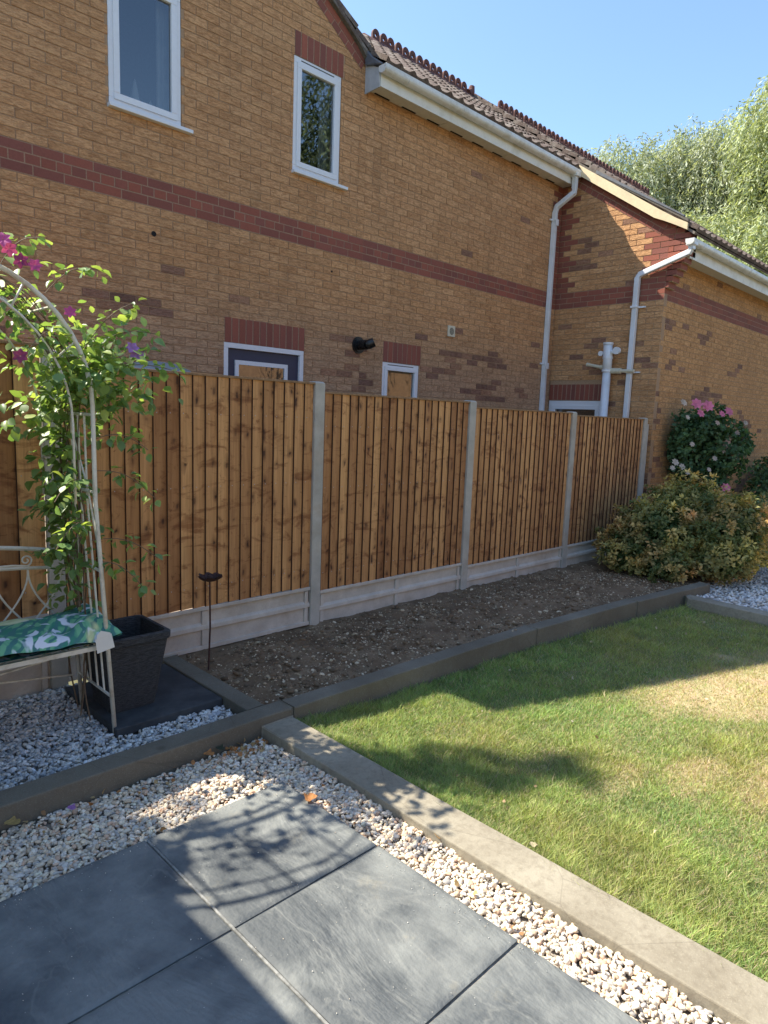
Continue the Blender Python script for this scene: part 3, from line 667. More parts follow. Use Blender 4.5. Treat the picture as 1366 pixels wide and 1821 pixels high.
# ---- main eave: soffit, fascia, gutter
def gutter(x0, x1, yf, zt, name='gutter', m='gutter'):
    mb = MB(); prof = []
    for k in range(9):
        an = math.pi * k / 8; prof.append((yf - .056 + .056 * math.cos(an), zt - .03 - .045 * math.sin(an)))
    outer = [(yf, zt), (yf - .0, zt - .03)] + prof[1:-1] + [(yf - .112, zt - .03), (yf - .112, zt)]
    inner = [(y + (.006 if y < yf - .056 else -.006), z + (.006 if z < zt - .03 else 0)) for y, z in outer]
    poly = outer + inner[::-1]
    n_ = len(poly); vs = [(x0, y, z) for y, z in poly] + [(x1, y, z) for y, z in poly]
    mb.add(vs, [(i, (i + 1) % n_, n_ + (i + 1) % n_, n_ + i) for i in range(n_)])
    for xx in (x0, x1):                                           # stop ends
        mb.add([(xx, y, z) for y, z in outer] + [(xx + (.006 if xx == x0 else -.006), y, z) for y, z in outer], [tuple(range(len(outer))), tuple(range(len(outer), 2 * len(outer)))[::-1]])
    o_ = mb.build(name, M[m], HOUSE, smooth=False)
    x = x0 + .35
    while x < x1 - .2:
        vs = [(y + (-.004 if y < yf - .056 else .0), z - .004) for y, z in outer]
        br = MB()
        for s in (x, ): br.add([(s, y, z) for y, z in vs] + [(s + .035, y, z) for y, z in vs], [(i, i + 1, len(vs) + i + 1, len(vs) + i) for i in range(len(vs) - 1)] + [tuple(range(len(vs))), tuple(range(len(vs), 2 * len(vs)))[::-1]])
        x += .92; br.build('gutter_bracket', M['gutter'], o_)
    return o_
FZ0, FZ1 = 5.055, 5.235
b = MB(); b.box(5.19, 9.15, 5.495, 5.513, FZ0, FZ1); b.build('fascia', M['fascia'], HOUSE)
b = MB(); b.box(5.19, 9.15, 5.514, 5.718, 5.085, 5.095)
for x in (6.35, 7.6, 8.6): b.box(x, x + .012, 5.514, 5.716, 5.078, 5.0845)
so_ = b.build('soffit', M['soffit'], HOUSE)
for x in np.arange(5.3, 9, .42): b = MB(); b.box(x, x + .22, 5.690, 5.712, 5.081, 5.0845); b.build('soffit_vent', M['dark'], so_)
gutter(5.15, 9.12, 5.493, 5.232)
b = MB(); b.prism([(5.172, 5.505, FZ0 - .01), (5.172, YW - .001, FZ0 - .02), (5.172, YW - .001, 5.33), (5.172, 5.505, 5.23)], (.014, 0, 0)); b.build('eave_end_board', M['cladding'], HOUSE)
b = MB(); b.prism([(5.14, 5.44, 5.235), (5.14, YW - .02, 5.30), (5.14, YW - .02, 5.47), (5.14, 5.60, 5.36), (5.14, 5.46, 5.26)], (.17, 0, 0.0)); b.build('lead_flashing', M['lead'], HOUSE, bevel=.01)
# ---- roofs
def tile_roof(P0, along, up, W_, L_, name='roof', gauge=.27, pitchw=.20, m='tile'):
    """P0 eave corner; along unit vector of the eave; up unit vector up the slope"""
    A = Vector(along).normalized(); U = Vector(up).normalized(); Nn = A.cross(U); 
    if Nn.z < 0: Nn = -Nn
    mb = MB(); nc = max(1, int(L_ / gauge)); gg = L_ / nc; nw = int(W_ / pitchw * 8); P0 = Vector(P0)
    def hgt(a, jx): 
        ph = (a / pitchw) % 1.0
        return .016 * math.cos(2 * math.pi * ph) + .006 * math.cos(4 * math.pi * ph)
    for c in range(nc):
        j = [random.uniform(-.003, .003) for _ in range(int(W_ / pitchw) + 2)]
        for (q0, h0, q1, h1) in ((c * gg, .046, (c + 1) * gg + .0, .012),):
            for i in range(nw):
                a0, a1 = W_ * i / nw, W_ * (i + 1) / nw; jj = j[int(a0 / pitchw)]
                pts = [P0 + A * a0 + U * q0 + Nn * (h0 + hgt(a0, 0) + jj), P0 + A * a1 + U * q0 + Nn * (h0 + hgt(a1, 0) + jj), P0 + A * a1 + U * q1 + Nn * (h1 + hgt(a1, 0) + jj), P0 + A * a0 + U * q1 + Nn * (h1 + hgt(a0, 0) + jj)]
                lo = [P0 + A * a0 + U * q0 + Nn * (-.0), P0 + A * a1 + U * q0 + Nn * (-.0)]
                mb.add(pts + lo, [(0, 1, 2, 3), (4, 5, 1, 0)])
                if i == 0: mb.add([pts[0], pts[3], pts[3] - Nn * .05, pts[0] - Nn * .05], [(0, 1, 2, 3)])
    mb.prism([P0 - Nn * .01, P0 + A * W_ - Nn * .01, P0 + A * W_ + U * L_ - Nn * .01, P0 + U * L_ - Nn * .01], -Nn * .03)
    return mb.build(name, M[m], HOUSE)
def slope(p, q): v = Vector(q) - Vector(p); return v.normalized(), v.length
RY = 7.5; RZ = 6.775
u_, L_ = slope((0, 5.42, 5.25), (0, RY, RZ)); tile_roof((5.17, 5.42, 5.245), (1, 0, 0), u_, 4.25, L_)
u2, L2 = slope((0, 9.5, 5.25), (0, RY, RZ)); tile_roof((5.17, 9.5, 5.25), (1, 0, 0), u2, 4.25, L2)
RY2 = 7.55; RZ2 = 6.86
u_, L_ = slope((0, 3.70, 4.15), (0, RY2, RZ2)); tile_roof((9.09, 3.70, 4.15), (1, 0, 0), u_, 7.3, L_)
u2, L2 = slope((0, 11.3, 4.25), (0, RY2, RZ2)); tile_roof((9.09, 11.3, 4.25), (1, 0, 0), u2, 7.3, L2)
# gable roof on the left: ridge runs back from the wall
GY0 = 5.665
for sgn, xe in ((1, 5.235), (-1, 1.28)):
    ze = GPZ - GS * abs(xe - GPX); u_, L_ = slope((xe, GY0, ze), (GPX, GY0, GPZ)); tile_roof((xe, GY0, ze), (0, 1, 0), u_, 3.6, L_)
def rakeboard(pts, y, th, dep, name, m):
    mb = MB()
    for i in range(len(pts) - 1):
        (ax, az), (bx, bz) = pts[i], pts[i + 1]
        mb.prism([(ax, y, az), (bx, y, bz), (bx, y, bz - dep), (ax, y, az - dep)], (0, th, 0))
    return mb.build(name, M[m], HOUSE)
vp = [(GPX, GPZ - .005), (4.9, GPZ - GS * (4.9 - GPX) - .005), (5.06, 5.50), (5.16, 5.40), (5.22, 5.29)]
rakeboard(vp, 5.668, .05, .05, 'verge', 'verge'); rakeboard([(1.28, 4.86), (GPX, GPZ - .005)], 5.668, .05, .05, 'verge', 'verge')
# crested ridge tiles
CM = MB(); rr0 = .072; n_ = 10; prof = []
cr = []
for k in range(n_ + 1):
    an = math.pi * k / n_; cr.append((rr0 * math.cos(an) * .92, .075 + rr0 * 1.05 * math.sin(an)))
outer = [(.066, 0)] + cr + [(-.066, 0)]
hole = [(.025 * math.cos(2 * math.pi * k / 12), .070 + .025 * math.sin(2 * math.pi * k / 12)) for k in range(12)]
def crest(mb, x, y, z):
    t = .016; N_ = len(outer); H_ = 12
    full = []
    for k in range(H_): full.append(hole[k])
    # stitch ring: nearest outer vertex for each hole vertex
    om = outer
    def near(h):
        an = math.atan2(h[1] - .072, h[0]); return min(range(N_), key=lambda i: abs((math.atan2(om[i][1] - .072, om[i][0]) - an + math.pi) % (2 * math.pi) - math.pi))
    nm = [near(h) for h in hole]
    for yy in (-t, t):
        vs = [(x + p[0], y + yy, z + p[1]) for p in om] + [(x + p[0], y + yy, z + p[1]) for p in hole]; fs = []
        for k in range(H_):
            a, b_ = nm[k], nm[(k + 1) % H_]; poly = [N_ + k, N_ + (k + 1) % H_]
            seq = [b_]; j = b_
            while j != a: j = (j - 1) % N_; seq.append(j)
            if len(seq) > 6: seq = [b_, a]
            fs.append(tuple(poly + seq) if a != b_ else tuple(poly + [a]))
        mb.add(vs, fs)
    vs = [(x + p[0], y + yy, z + p[1]) for yy in (-t, t) for p in om]; mb.add(vs, [(i, (i + 1) % N_, N_ + (i + 1) % N_, N_ + i) for i in range(N_)])
    vs = [(x + p[0], y + yy, z + p[1]) for yy in (-t, t) for p in hole]; mb.add(vs, [(i, (i + 1) % H_, H_ + (i + 1) % H_, H_ + i) for i in range(H_)])
def ridge(x0, x1, y, z, xs0, xs1):
    x = x0; segs = MB()
    while x < x1 - .05:
        l = min(.45, x1 - x); prof = [(y - .17, z - .105), (y - .10, z - .03), (y - .04, z + .022), (y, z + .03), (y + .04, z + .022), (y + .10, z - .03), (y + .17, z - .105)]
        n7 = len(prof)
        vs = [(x + .004, p, q) for p, q in prof] + [(x + l - .004, p, q - .004) for p, q in prof]; vs += [(a, b_, c - .018) for a, b_, c in vs]
        segs.add(vs, [(i, i + 1, n7 + i + 1, n7 + i) for i in range(n7 - 1)] + [tuple([i for i in range(n7)] + [2 * n7 + i for i in range(n7 - 1, -1, -1)]), tuple([n7 + i for i in range(n7)] + [3 * n7 + i for i in range(n7 - 1, -1, -1)])])
        x += l
    ro = segs.build('ridge', M['ridge'], HOUSE)
    c = MB(); x = xs0
    while x < xs1: crest(c, x + random.uniform(-.006, .006), y + random.uniform(-.004, .004), z + .022 + random.uniform(-.004, .004)); x += .15
    c.build('ridge_crest', M['ridge'], ro)
ridge(6.7, 9.35, RY, RZ + .03, 6.95, 8.93); ridge(9.2, 15.75, RY2, RZ2 + .03, 9.95, 15.7)
b = MB(); b.tube([(9.0, RY, RZ + .06), (9.09, RY, RZ + .12), (9.10, RY, RZ + .2)], [.07, .06, .045], 10); b.build('ridge_finial', M['ridge'], HOUSE)
# wing eave
b = MB(); b.box(9.30, 16.3, 3.795, 3.813, 3.855, 4.065); b.build('fascia', M['fascia'], HOUSE)
b = MB(); b.box(9.30, 16.3, 3.814, YF - .002, 3.90, 3.91); b.build('soffit', M['soffit'], HOUSE)
b = MB(); b.box(9.225, 9.298, 3.80, YF - .06, 3.86, 4.08); b.build('eave_end_board', M['fascia'], HOUSE)
gutter(9.02, 16.3, 3.793, 4.055)
# cream bargeboard on the wing gable, with a curved foot, and grey verge strip above it
mb = MB(); top = [(5.44, WZ + WS * .10), (5.0, WZ - WS * .34), (4.5, WZ - WS * .84), (4.25, WZ - WS * 1.09), (4.10, WZ - WS * 1.24 + .004), (3.96, WZ - WS * 1.38 + .008), (3.80, WZ - WS * 1.54 + .030)]
for i in range(len(top) - 1):
    (ay, az), (by, bz) = top[i], top[i + 1]; da = .135 - .03 * (i > 3) - .02 * (i > 4); db = .135 - .03 * (i + 1 > 3) - .02 * (i + 1 > 4)
    mb.prism([(9.055, ay, az), (9.055, by, bz), (9.055, by, bz - db), (9.055, ay, az - da)], (.035, 0, 0))
mb.build('bargeboard', M['cream'], HOUSE)
mb = MB(); (ay, az), (by, bz) = (5.15, WZ - WS * .19 + .055), (3.86, WZ - WS * 1.48 + .10)
mb.prism([(9.06, ay, az), (9.06, by, bz), (9.06, by, bz - .02), (9.06, ay, az - .045)], (.05, 0, 0)); mb.build('verge', M['lead'], HOUSE)
mb = MB(); (ay, az), (by, bz) = (5.42, WZ + WS * .08 + .028), (3.80, WZ - WS * 1.54 + .085)
mb.prism([(9.068, ay, az), (9.068, by, bz), (9.068, by, bz - .04), (9.068, ay, az - .04)], (.05, 0, 0)); mb.build('verge', M['verge'], HOUSE)
# ---- downpipes: square section, with swan neck
def sqpipe(pts, r, name='downpipe', m='pipe', n=4):
    mb = MB(); mb.tube(pts, r, n, flat=(1, 0, 0)); return mb.build(name, M[m], HOUSE, bevel=.005)
dp = sqpipe([(9.00, 5.437, 5.17), (9.00, 5.437, 4.99)], .046); b = MB(); b.tube([(9.00, 5.437, 5.0), (9.00, 5.437, 4.93), (8.93, 5.66, 4.76), (8.93, 5.685, 4.68), (8.93, 5.685, .1)], .046, 4, flat=(1, 0, 0)); b.build('downpipe', M['pipe'], HOUSE, bevel=.005)
for z in (4.56, 2.52):
    b = MB(); b.box(8.885, 8.975, 5.64, 5.722, z, z + .03); b.box(8.84, 8.885, 5.69, 5.715, z + .004, z + .026); b.box(8.89, 8.97, 5.637, 5.64, z - .06, z); b.build('pipe_clip', M['upvc'], HOUSE, bevel=.003)
b = MB(); b.box(8.945, 9.055, 5.38, 5.495, 5.14, 5.19); b.build('gutter_outlet', M['gutter'], HOUSE, bevel=.006)
b = MB(); b.box(9.05, 9.16, 3.68, 3.795, 3.98, 4.02); b.tube([(9.105, 3.737, 4.0), (9.105, 3.737, 3.93)], .05, 4, flat=(1, 0, 0)); b.build('gutter_outlet', M['upvc'], HOUSE, bevel=.006)
b = MB(); b.tube([(9.105, 3.737, 3.96), (9.105, 3.76, 3.905), (9.105, 4.40, 3.70), (9.105, 4.43, 3.655), (9.105, 4.43, .1)], .046, 4, flat=(1, 0, 0)); b.build('downpipe', M['pipe'], HOUSE, bevel=.005)
for z in (3.26, 2.385):
    b = MB(); b.box(9.055, 9.155, 4.38, 4.48, z, z + .028); b.box(9.135, 9.158, 4.30, 4.385, z + .004, z + .024); b.build('pipe_clip', M['upvc'], HOUSE, bevel=.003)
# soil pipe with branches and a round boss
b = MB(); b.tube([(9.04, 4.735, .1), (9.04, 4.735, 2.40)], .057, 20); b.tube([(9.04, 4.735, 2.40), (9.04, 4.738, 2.62), (9.04, 4.75, 2.80)], .063, 20)
sp = b.build('soil_pipe', M['pipe'], HOUSE, smooth=True)
for z in (2.42, 2.60, 2.795): b = MB(); b.tube([(9.04, 4.737 + (.01 if z > 2.7 else 0), z - .014), (9.04, 4.737 + (.01 if z > 2.7 else 0), z + .014)], .071, 20); b.build('collar', M['pipe'], sp)
b = MB(); b.tube([(9.05, 4.735, 2.455), (9.05, 5.04, 2.515)], .022, 12); b.tube([(9.05, 4.76, 2.46), (9.05, 4.84, 2.475)], .032, 12); b.tube([(9.05, 5.02, 2.511), (9.05, 5.06, 2.519)], .026, 12)
b.tube([(9.05, 4.735, 2.42), (9.05, 4.34, 2.41)], .024, 12); b.tube([(9.05, 4.69, 2.42), (9.05, 4.53, 2.415)], .038, 12); b.build('waste_branch', M['vent'], sp, smooth=False)
b = MB(); b.tube([(9.04, 4.60, 2.69), (8.99, 4.60, 2.69)], [.05, .05], 18); b.tube([(9.03, 4.70, 2.67), (9.03, 4.62, 2.69)], [.03, .03], 12); b.build('access_cap', M['upvc'], sp); b = MB(); b.tube([(9.04, 4.83, 2.66), (8.99, 4.83, 2.66)], .035, 14); b.build('access_cap', M['upvc'], sp)
# flue terminal, vent, drilled holes
b = MB(); b.tube([(5.19, YW, 2.44), (5.19, YW - .012, 2.44)], .092, 28); b.tube([(5.19, YW - .01, 2.44), (5.19, YW - .025, 2.44)], .075, 28); b.tube([(5.19, YW - .02, 2.44), (5.19, YW - .15, 2.44)], .05, 24)
b.tube([(5.19, YW - .15, 2.44), (5.20, YW - .17, 2.445), (5.235, YW - .21, 2.47)], [.052, .054, .05], 24)
for k in range(3): b.tube([(5.19, YW - .06 - k * .03, 2.44), (5.19, YW - .07 - k * .03, 2.44)], .056, 24)
b.build('boiler_flue', M['black'], HOUSE, smooth=False)
vv = MB(); x0, x1, z0, z1 = 6.70, 6.835, 2.70, 2.835
vv.box(x0, x1, YW - .018, YW, z0, z1); vo = vv.build('wall_vent', M['vent'], HOUSE, bevel=.004); vv = MB()
vv.tube([(6.768, YW - .0185, 2.768), (6.768, YW - .0195, 2.768)], .043, 24); 
for k in range(-3, 4): vv.box(6.768 - math.sqrt(.043 ** 2 - (k * .011) ** 2), 6.768 + math.sqrt(.043 ** 2 - (k * .011) ** 2), YW - .023, YW - .018, 2.768 + k * .011 - .002, 2.768 + k * .011 + .002, 1)
vv.build('vent_grille', [M['dark'], M['vent']], vo)
for x, z, r in ((2.80, 3.133, .022), (4.78, 3.16, .011)):
    b = MB(); b.tube([(x, YW - .0005, z), (x, YW - .0035, z)], r, 14); b.build('drilled_hole', M['dark'], HOUSE)

# ---------------------------------------------------------------- fence
FY = 4.0
FENCE = thing('garden_fence', 'orange brown closeboard fence with concrete posts and gravel boards', 'fence', (3.27, FY, 0))
px = [-.46, 1.352, 3.263, 5.122, 6.986, 8.825]
tops = [2.0, 1.96, 1.905, 1.845, 1.80, 1.778]
for x, t in zip(px, tops):
    b = MB(); b.add([(x - .047, FY - .0, -.1), (x + .047, FY, -.1), (x + .047, FY + .095, -.1), (x - .047, FY + .095, -.1), (x - .047, FY, t - .012), (x + .047, FY, t - .012), (x + .047, FY + .095, t - .006), (x - .047, FY + .095, t - .006), (x - .034, FY + .012, t), (x + .034, FY + .012, t), (x + .034, FY + .083, t), (x - .034, FY + .083, t)],
                      [(0, 1, 5, 4), (1, 2, 6, 5), (2, 3, 7, 6), (3, 0, 4, 7), (4, 5, 9, 8), (5, 6, 10, 9), (6, 7, 11, 10), (7, 4, 8, 11), (8, 9, 10, 11)]); b.build('fence_post', M['concrete'], FENCE, bevel=.005)
b = MB(); b.box(8.965, 9.05, FY + .06, FY + .15, -.1, 1.695); b.build('fence_post', M['concrete'], FENCE, bevel=.005)
pan = [(-.41, 1.302, 1.985, .47, .17), (1.402, 3.213, 1.896, .336, .02), (3.313, 5.072, 1.834, .290, -.02), (5.172, 6.936, 1.79, .252, -.04), (7.036, 8.775, 1.765, .252, -.05)]
for x0, x1, zt, zb, g0 in pan:
    b = MB(); wd = .0895; x = x0; i = 0; rs = random.Random(x0)
    nb = int(round((x1 - x0) / wd)) if x0 > 0 else 12
    wd = (x1 - x0) / nb
    while i < nb:
        a = x0 + i * wd; e = a + wd + .012; e = min(e, x1)
        jz = rs.uniform(-.006, .006); tone = rs.uniform(.05, 1); tone = tone ** .8
        if rs.random() < .15: tone *= .5
        c = (tone, 0, rs.random())
        # feather edge: thick at the left, thin at the right and tucked behind the next board
        y1 = FY + .032; lean = rs.uniform(-.001, .001)
        yl, yr = FY + .008 + lean, FY + .0215 + lean
        n_ = 1
        b.add([(a, yl, zb + jz), (e, yr, zb + jz), (e, yr + .004, zb + jz), (a, yl + .012, zb + jz), (a, yl, zt - .016), (e, yr, zt - .016), (e, yr + .004, zt - .016), (a, yl + .012, zt - .016)],
              [(0, 1, 5, 4), (1, 2, 6, 5), (2, 3, 7, 6), (4, 5, 6, 7), (0, 3, 2, 1)], 0, c)
        b.add([(a, yl, zb + jz), (a, yl + .012, zb + jz), (a, yl, zt - .016), (a, yl + .012, zt - .016), (a + .0035, yl - .0006, zb + jz), (a + .0035, yl - .0006, zt - .016)], [(0, 1, 3, 2), (0, 4, 5, 2)], 2, c)  # board's rough edge, shadow line between boards put into its dark colour
        i += 1
    b.box(x0, x1, FY + .034, FY + .07, zb + .1, zb + .18, 0, (.3, 0, .1)); b.box(x0, x1, FY + .034, FY + .07, zt - .3, zt - .22, 0, (.3, 0, .4)); b.box(x0, x1, FY + .034, FY + .07, (zt + zb) / 2, (zt + zb) / 2 + .08, 0, (.3, 0, .7))
    c = MB(); c.box(x0 - .004, x1 + .004, FY + .002, FY + .062, zt - .016, zt)
    for zz in (zb + .14, (zt + zb) / 2 + .04, zt - .26):
        for i in range(nb): b.tube([(x0 + i * wd + .025, FY + .0128, zz), (x0 + i * wd + .025, FY + .0095, zz)], .0032, 6, 1)
    po = b.build('fence_panel', [M['wood'], M['cladding'], M['sawn_shade']], FENCE)
    c.build('capping_rail', M['capw'], po, bevel=.002)
    # concrete gravel board with recessed panels and ribs
    gb = MB(); zt2 = zb - .001; H = .305 if x0 > 0 else .5; z_ = zt2 - H
    gb.box(x0, x1, FY + .030, FY + .052, z_, zt2)
    gb.box(x0, x1, FY + .004, FY + .0305, zt2 - .026, zt2)          # top rib
    gb.box(x0, x1, FY + .012, FY + .0305, z_, z_ + .03)
    mid = zt2 - .150
    gb.add([(x0, FY + .0301, mid + .035), (x1, FY + .0301, mid + .035), (x0, FY + .010, mid + .018), (x1, FY + .010, mid + .018), (x0, FY + .008, mid - .012), (x1, FY + .008, mid - .012), (x0, FY + .0301, mid - .018), (x1, FY + .0301, mid - .018)], [(0, 1, 3, 2), (2, 3, 5, 4), (4, 5, 7, 6)])
    xm = (x0 + x1) / 2
    for a, e in ((x0 + .012, x0 + .045), (xm - .022, xm + .022), (x1 - .045, x1 - .012)): gb.box(a, e, FY + .0135, FY + .0302, z_ + .03, zt2 - .032)
    gb.build('gravel_board', M['gravelboard'], FENCE, bevel=.0035)

# ---------------------------------------------------------------- arch bench
def leafT(n=3, w=.36, fold=.12, curl=.15):
    V = [(0, 0, 0)]; 
    prof = [(.25, .75), (.55, 1.0), (.8, .6)]
    for t, k in prof: V += [(-w * k, t, fold * k - curl * t * t), (0, t, -curl * t * t), (w * k, t, fold * k - curl * t * t)]
    V.append((0, 1, -curl))
    F = [(0, 2, 1), (0, 3, 2), (1, 2, 5, 4), (2, 3, 6, 5), (4, 5, 8, 7), (5, 6, 9, 8), (7, 8, 10), (8, 9, 10)]
    return V, F
LF = [leafT(), leafT(w=.30, fold=.2, curl=.3), leafT(w=.42, fold=.05, curl=.1)]
BEN = thing('arbour_bench', 'cream metal arbour bench with gothic back under a climber covered arch', 'bench', (.70, 3.48, .02))
def archpts(y, x0=1.362, xs=1.285, r=.585, cx=.70, zs=1.66, side=1, n=22):
    L = [(cx + side * (x0 - cx), y, .0), (cx + side * (xs - cx) * 1.005, y, 1.2)]
    for k in range(n + 1):
        an = math.pi * k / n; L.append((cx + side * r * math.cos(an), y, zs + .61 * math.sin(an)))
    L += [(cx - side * (xs - cx) * 1.005, y, 1.2), (cx - side * (x0 - cx), y, .0)]
    return L
for y, nm in ((3.265, 'front'), (3.70, 'back')):
    b = MB(); b.tube(archpts(y), .0108, 8); b.tube([(x * 1.0 + (.09 if x < .7 else -.09) * (1 if z > .5 else 1), yy + .004, z - (.0 if z < 1.6 else .085)) for x, yy, z in archpts(y)][1:-1], .006, 6)
    for k in range(1, 6): b.tube([(.70 + .60 * math.cos(k * .52), y + .002, 1.66 + .60 * math.sin(k * .52)), (.70 + .50 * math.cos(k * .52), y + .004, 1.60 + .55 * math.sin(k * .52))], .005, 5)
    b.build('arch_frame', M['metal'], BEN, smooth=True)
for k in range(1, 8):
    an = math.pi * k / 8; x, z = .70 + .585 * math.cos(an), 1.66 + .61 * math.sin(an); b = MB(); b.tube([(x, 3.265, z), (x, 3.70, z)], .006, 6); b.build('cross_bar', M['metal'], BEN)
for s in (1, -1):
    X = lambda z: .70 + s * (.662 - .075 * z / 1.2)
    b = MB()
    for yy in (3.36, 3.44, 3.53, 3.61): b.tube([(X(.2), yy, .2), (X(1.2), yy, 1.2), (X(1.3), yy, 1.62)], .0055, 6)
    for z in (.2, .49, .86, 1.25, 1.62): b.tube([(X(min(z, 1.3)), 3.265, z), (X(min(z, 1.3)), 3.70, z)], .008, 6)
    b.tube([(X(1.0), 3.28, 1.0), (X(1.2), 3.36, 1.28), (X(1.3), 3.5, 1.5)], .005, 6); b.build('side_trellis', M['metal'], BEN)
b = MB(); 
b.tube([(.06 , 3.265, .478), (1.335, 3.265, .478)], .016, 4, flat=(0, 0, 1)); b.tube([(.06, 3.70, .478), (1.335, 3.70, .478)], .014, 4, flat=(0, 0, 1))
for k in range(15): b.tube([(.09 + k * .087, 3.27, .482), (.09 + k * .087, 3.69, .482)], .008, 6)
b.build('seat_frame', M['metal'], BEN)
b = MB(); b.tube([(.35, 3.28, .46), (1.30, 3.66, .21)], .0055, 6); b.tube([(1.05, 3.28, .46), (.10, 3.66, .21)], .0055, 6); b.build('cross_brace', M['metal'], BEN)
b = MB()
arc = lambda x: .07 * (1 - ((x - .70) / .6) ** 2)
b.tube([(.70 + q * .58, 3.70, .885 + arc(.70 + q * .58)) for q in np.linspace(-1, 1, 17)], .011, 4); b.tube([(.70 + q * .58, 3.70, .80 + arc(.70 + q * .58) * .55) for q in np.linspace(-1, 1, 17)], .009, 4)
br_ = b.build('backrest', M['metal'], BEN)
b = MB(); nG = 7; wG = 1.14 / nG
for k in range(nG + 1):
    x0 = .13 + k * wG
    for s in (-1, 1):
        P_ = []
        for q in range(9):
            t = q / 8; x = x0 + s * wG * (1 - (1 - t) ** 2.2); z = .5 + .30 * (t ** .8) + arc(x) * .3 * t
            if .11 < x < 1.29: P_.append((x, 3.70, z))
        if len(P_) > 2: b.tube(P_, .0052, 6)
for s, cx in ((1, 1.10), (-1, .30)):
    sp_ = [(cx + s * .030 * (1 - t) * math.cos(t * 11 - 1.4), 3.70, .862 + .030 * (1 - t) * math.sin(t * 11 - 1.4)) for t in np.linspace(.8, 0, 26)]
    b.tube(sp_ + [(cx - s * q, 3.70, .832 + .012 * math.sin(q * 16)) for q in np.linspace(.03, .36, 9)], .0048, 6)
b.build('gothic_scrollwork', M['metal'], br_)
# seat pad
mb = MB(); XC0, XC1, YC0, YC1 = .02, 1.395, 3.225, 3.685
def cush(u, v, s):
    x = XC0 + (XC1 - XC0) * u; y = YC0 + (YC1 - YC0) * v
    e = min(u * (XC1 - XC0), (1 - u) * (XC1 - XC0), v * (YC1 - YC0), (1 - v) * (YC1 - YC0))
    h = .070 * (1 - math.exp(-e / .045)) + .035 * max(0, fbm(x, y, 4.5, 2, 40) + .2)
    for tx in (.25, .70, 1.15):
        for ty in (3.34, 3.57): h -= .045 * math.exp(-(((x - tx) / .05) ** 2 + ((y - ty) / .05) ** 2))
    x += .015 * fbm(y, x, 4, 1, 41) * (abs(u - .5) > .45)
    cr_ = .05 * max(0, (x - 1.3) / .1) * (.4 + v)
    return (x, y + .01 * fbm(x, y, 5, 1, 42), .515 + (h * 1.15 if s > 0 else -.018 * (1 - math.exp(-e / .03))) + cr_)
mb.grid(lambda u, v: cush(u, v, 1), 90, 34); mb.grid(lambda u, v: cush(u, 1 - v, -1), 60, 20)
cu = mb.build('seat_cushion', M['cushion'], smooth=True); tag(cu, 'padded bench cushion printed with green palm leaves on pale lilac', 'cushion')
b = MB(); b.prism([(1.255, 3.222, .535), (1.335, 3.222, .55), (1.348, 3.216, .478), (1.262, 3.216, .462)], (0, -.001, 0)); b.build('care_tag', M['paper'], cu)
b = MB(); b.prism([(1.262, 3.222, .553), (1.285, 3.224, .572), (1.33, 3.222, .555), (1.33, 3.220, .545), (1.262, 3.220, .536)], (0, -.001, 0)); b.build('care_tag', M['paper'], cu)

# planter and its slab
b = MB()
def slab(b, x0, x1, y0, y1, z0, z1): b.box(x0, x1, y0, y1, z0, z1)
slab(b, 1.352, 1.966, 3.225, 3.93, -.01, .038); tag(b.build('paving_slab', M['slate2'], bevel=.006), 'square dark slab in the gravel corner, carrying the planter', 'paving slab')
PL = thing('planter', 'empty square tapered dark grey planter with ribbed sides on the corner slab', 'planter', (1.53, 3.54, .039))
b = MB(); cx, cy = 1.53, 3.53
def sq(r, z, rot=.0, c=.02):
    P_ = []
    for sx, sy in ((1, 1), (-1, 1), (-1, -1), (1, -1)):
        P_ += [(cx + sx * (r if k == 0 else r - c) if True else 0, cy + sy * (r - c if k == 0 else r), z) for k in ((0, 1) if sx * sy > 0 else (1, 0))]
    return P_
def loft(b, rings, m=0):
    n_ = len(rings[0]); vs = [p for r in rings for p in r]; b.add(vs, [(i * n_ + j, i * n_ + (j + 1) % n_, (i + 1) * n_ + (j + 1) % n_, (i + 1) * n_ + j) for i in range(len(rings) - 1) for j in range(n_)], m)
loft(b, [sq(.125, .04), sq(.178, .415)]); b.add(sq(.125, .041), [tuple(range(8))]); b.build('planter_body', M['planter'], PL)
b = MB(); loft(b, [sq(.178, .413), sq(.189, .42), sq(.190, .455), sq(.184, .462), sq(.168, .462), sq(.165, .455), sq(.125, .12)]); b.build('planter_rim', M['planter'], PL)
b = MB(); b.add(sq(.128, .15), [tuple(range(8))]); b.build('compost', M['dark'], PL)
# rusty metal poppy on a rod
PP = thing('garden_stake', 'rusty metal flower cup on a thin rod standing in the soil by the fence', 'garden ornament', (2.15, 3.72, .03))
b = MB(); b.tube([(2.15, 3.70, -.03), (2.152, 3.68, .3), (2.14, 3.665, .61)], .0055, 8); b.build('rod', M['rust'], PP)
b = MB()
for k in range(7):
    an = k * math.tau / 7; 
    def pet(u, v):
        r = .012 + .068 * v; w = (u - .5) * (1.25 + .3 * math.sin(v * 3)); z = .607 + .034 * v ** 1.6 + .006 * math.sin(u * 9 + k) * v + .008 * (u - .5) * v
        r *= 1 - .25 * (abs(u - .5) * 2) ** 3 * v; return (2.14 + r * math.cos(an + w), 3.665 + r * math.sin(an + w), z)
    b.grid(pet, 6, 6)
b.build('flower_cup', M['rust'], PP, smooth=True)
b = MB(); b.lathe([(.0, .618), (.016, .622), (.02, .63), (.012, .642), (0, .645)], 2.14, 3.665, 12); b.build('seed_head', M['rust'], PP)
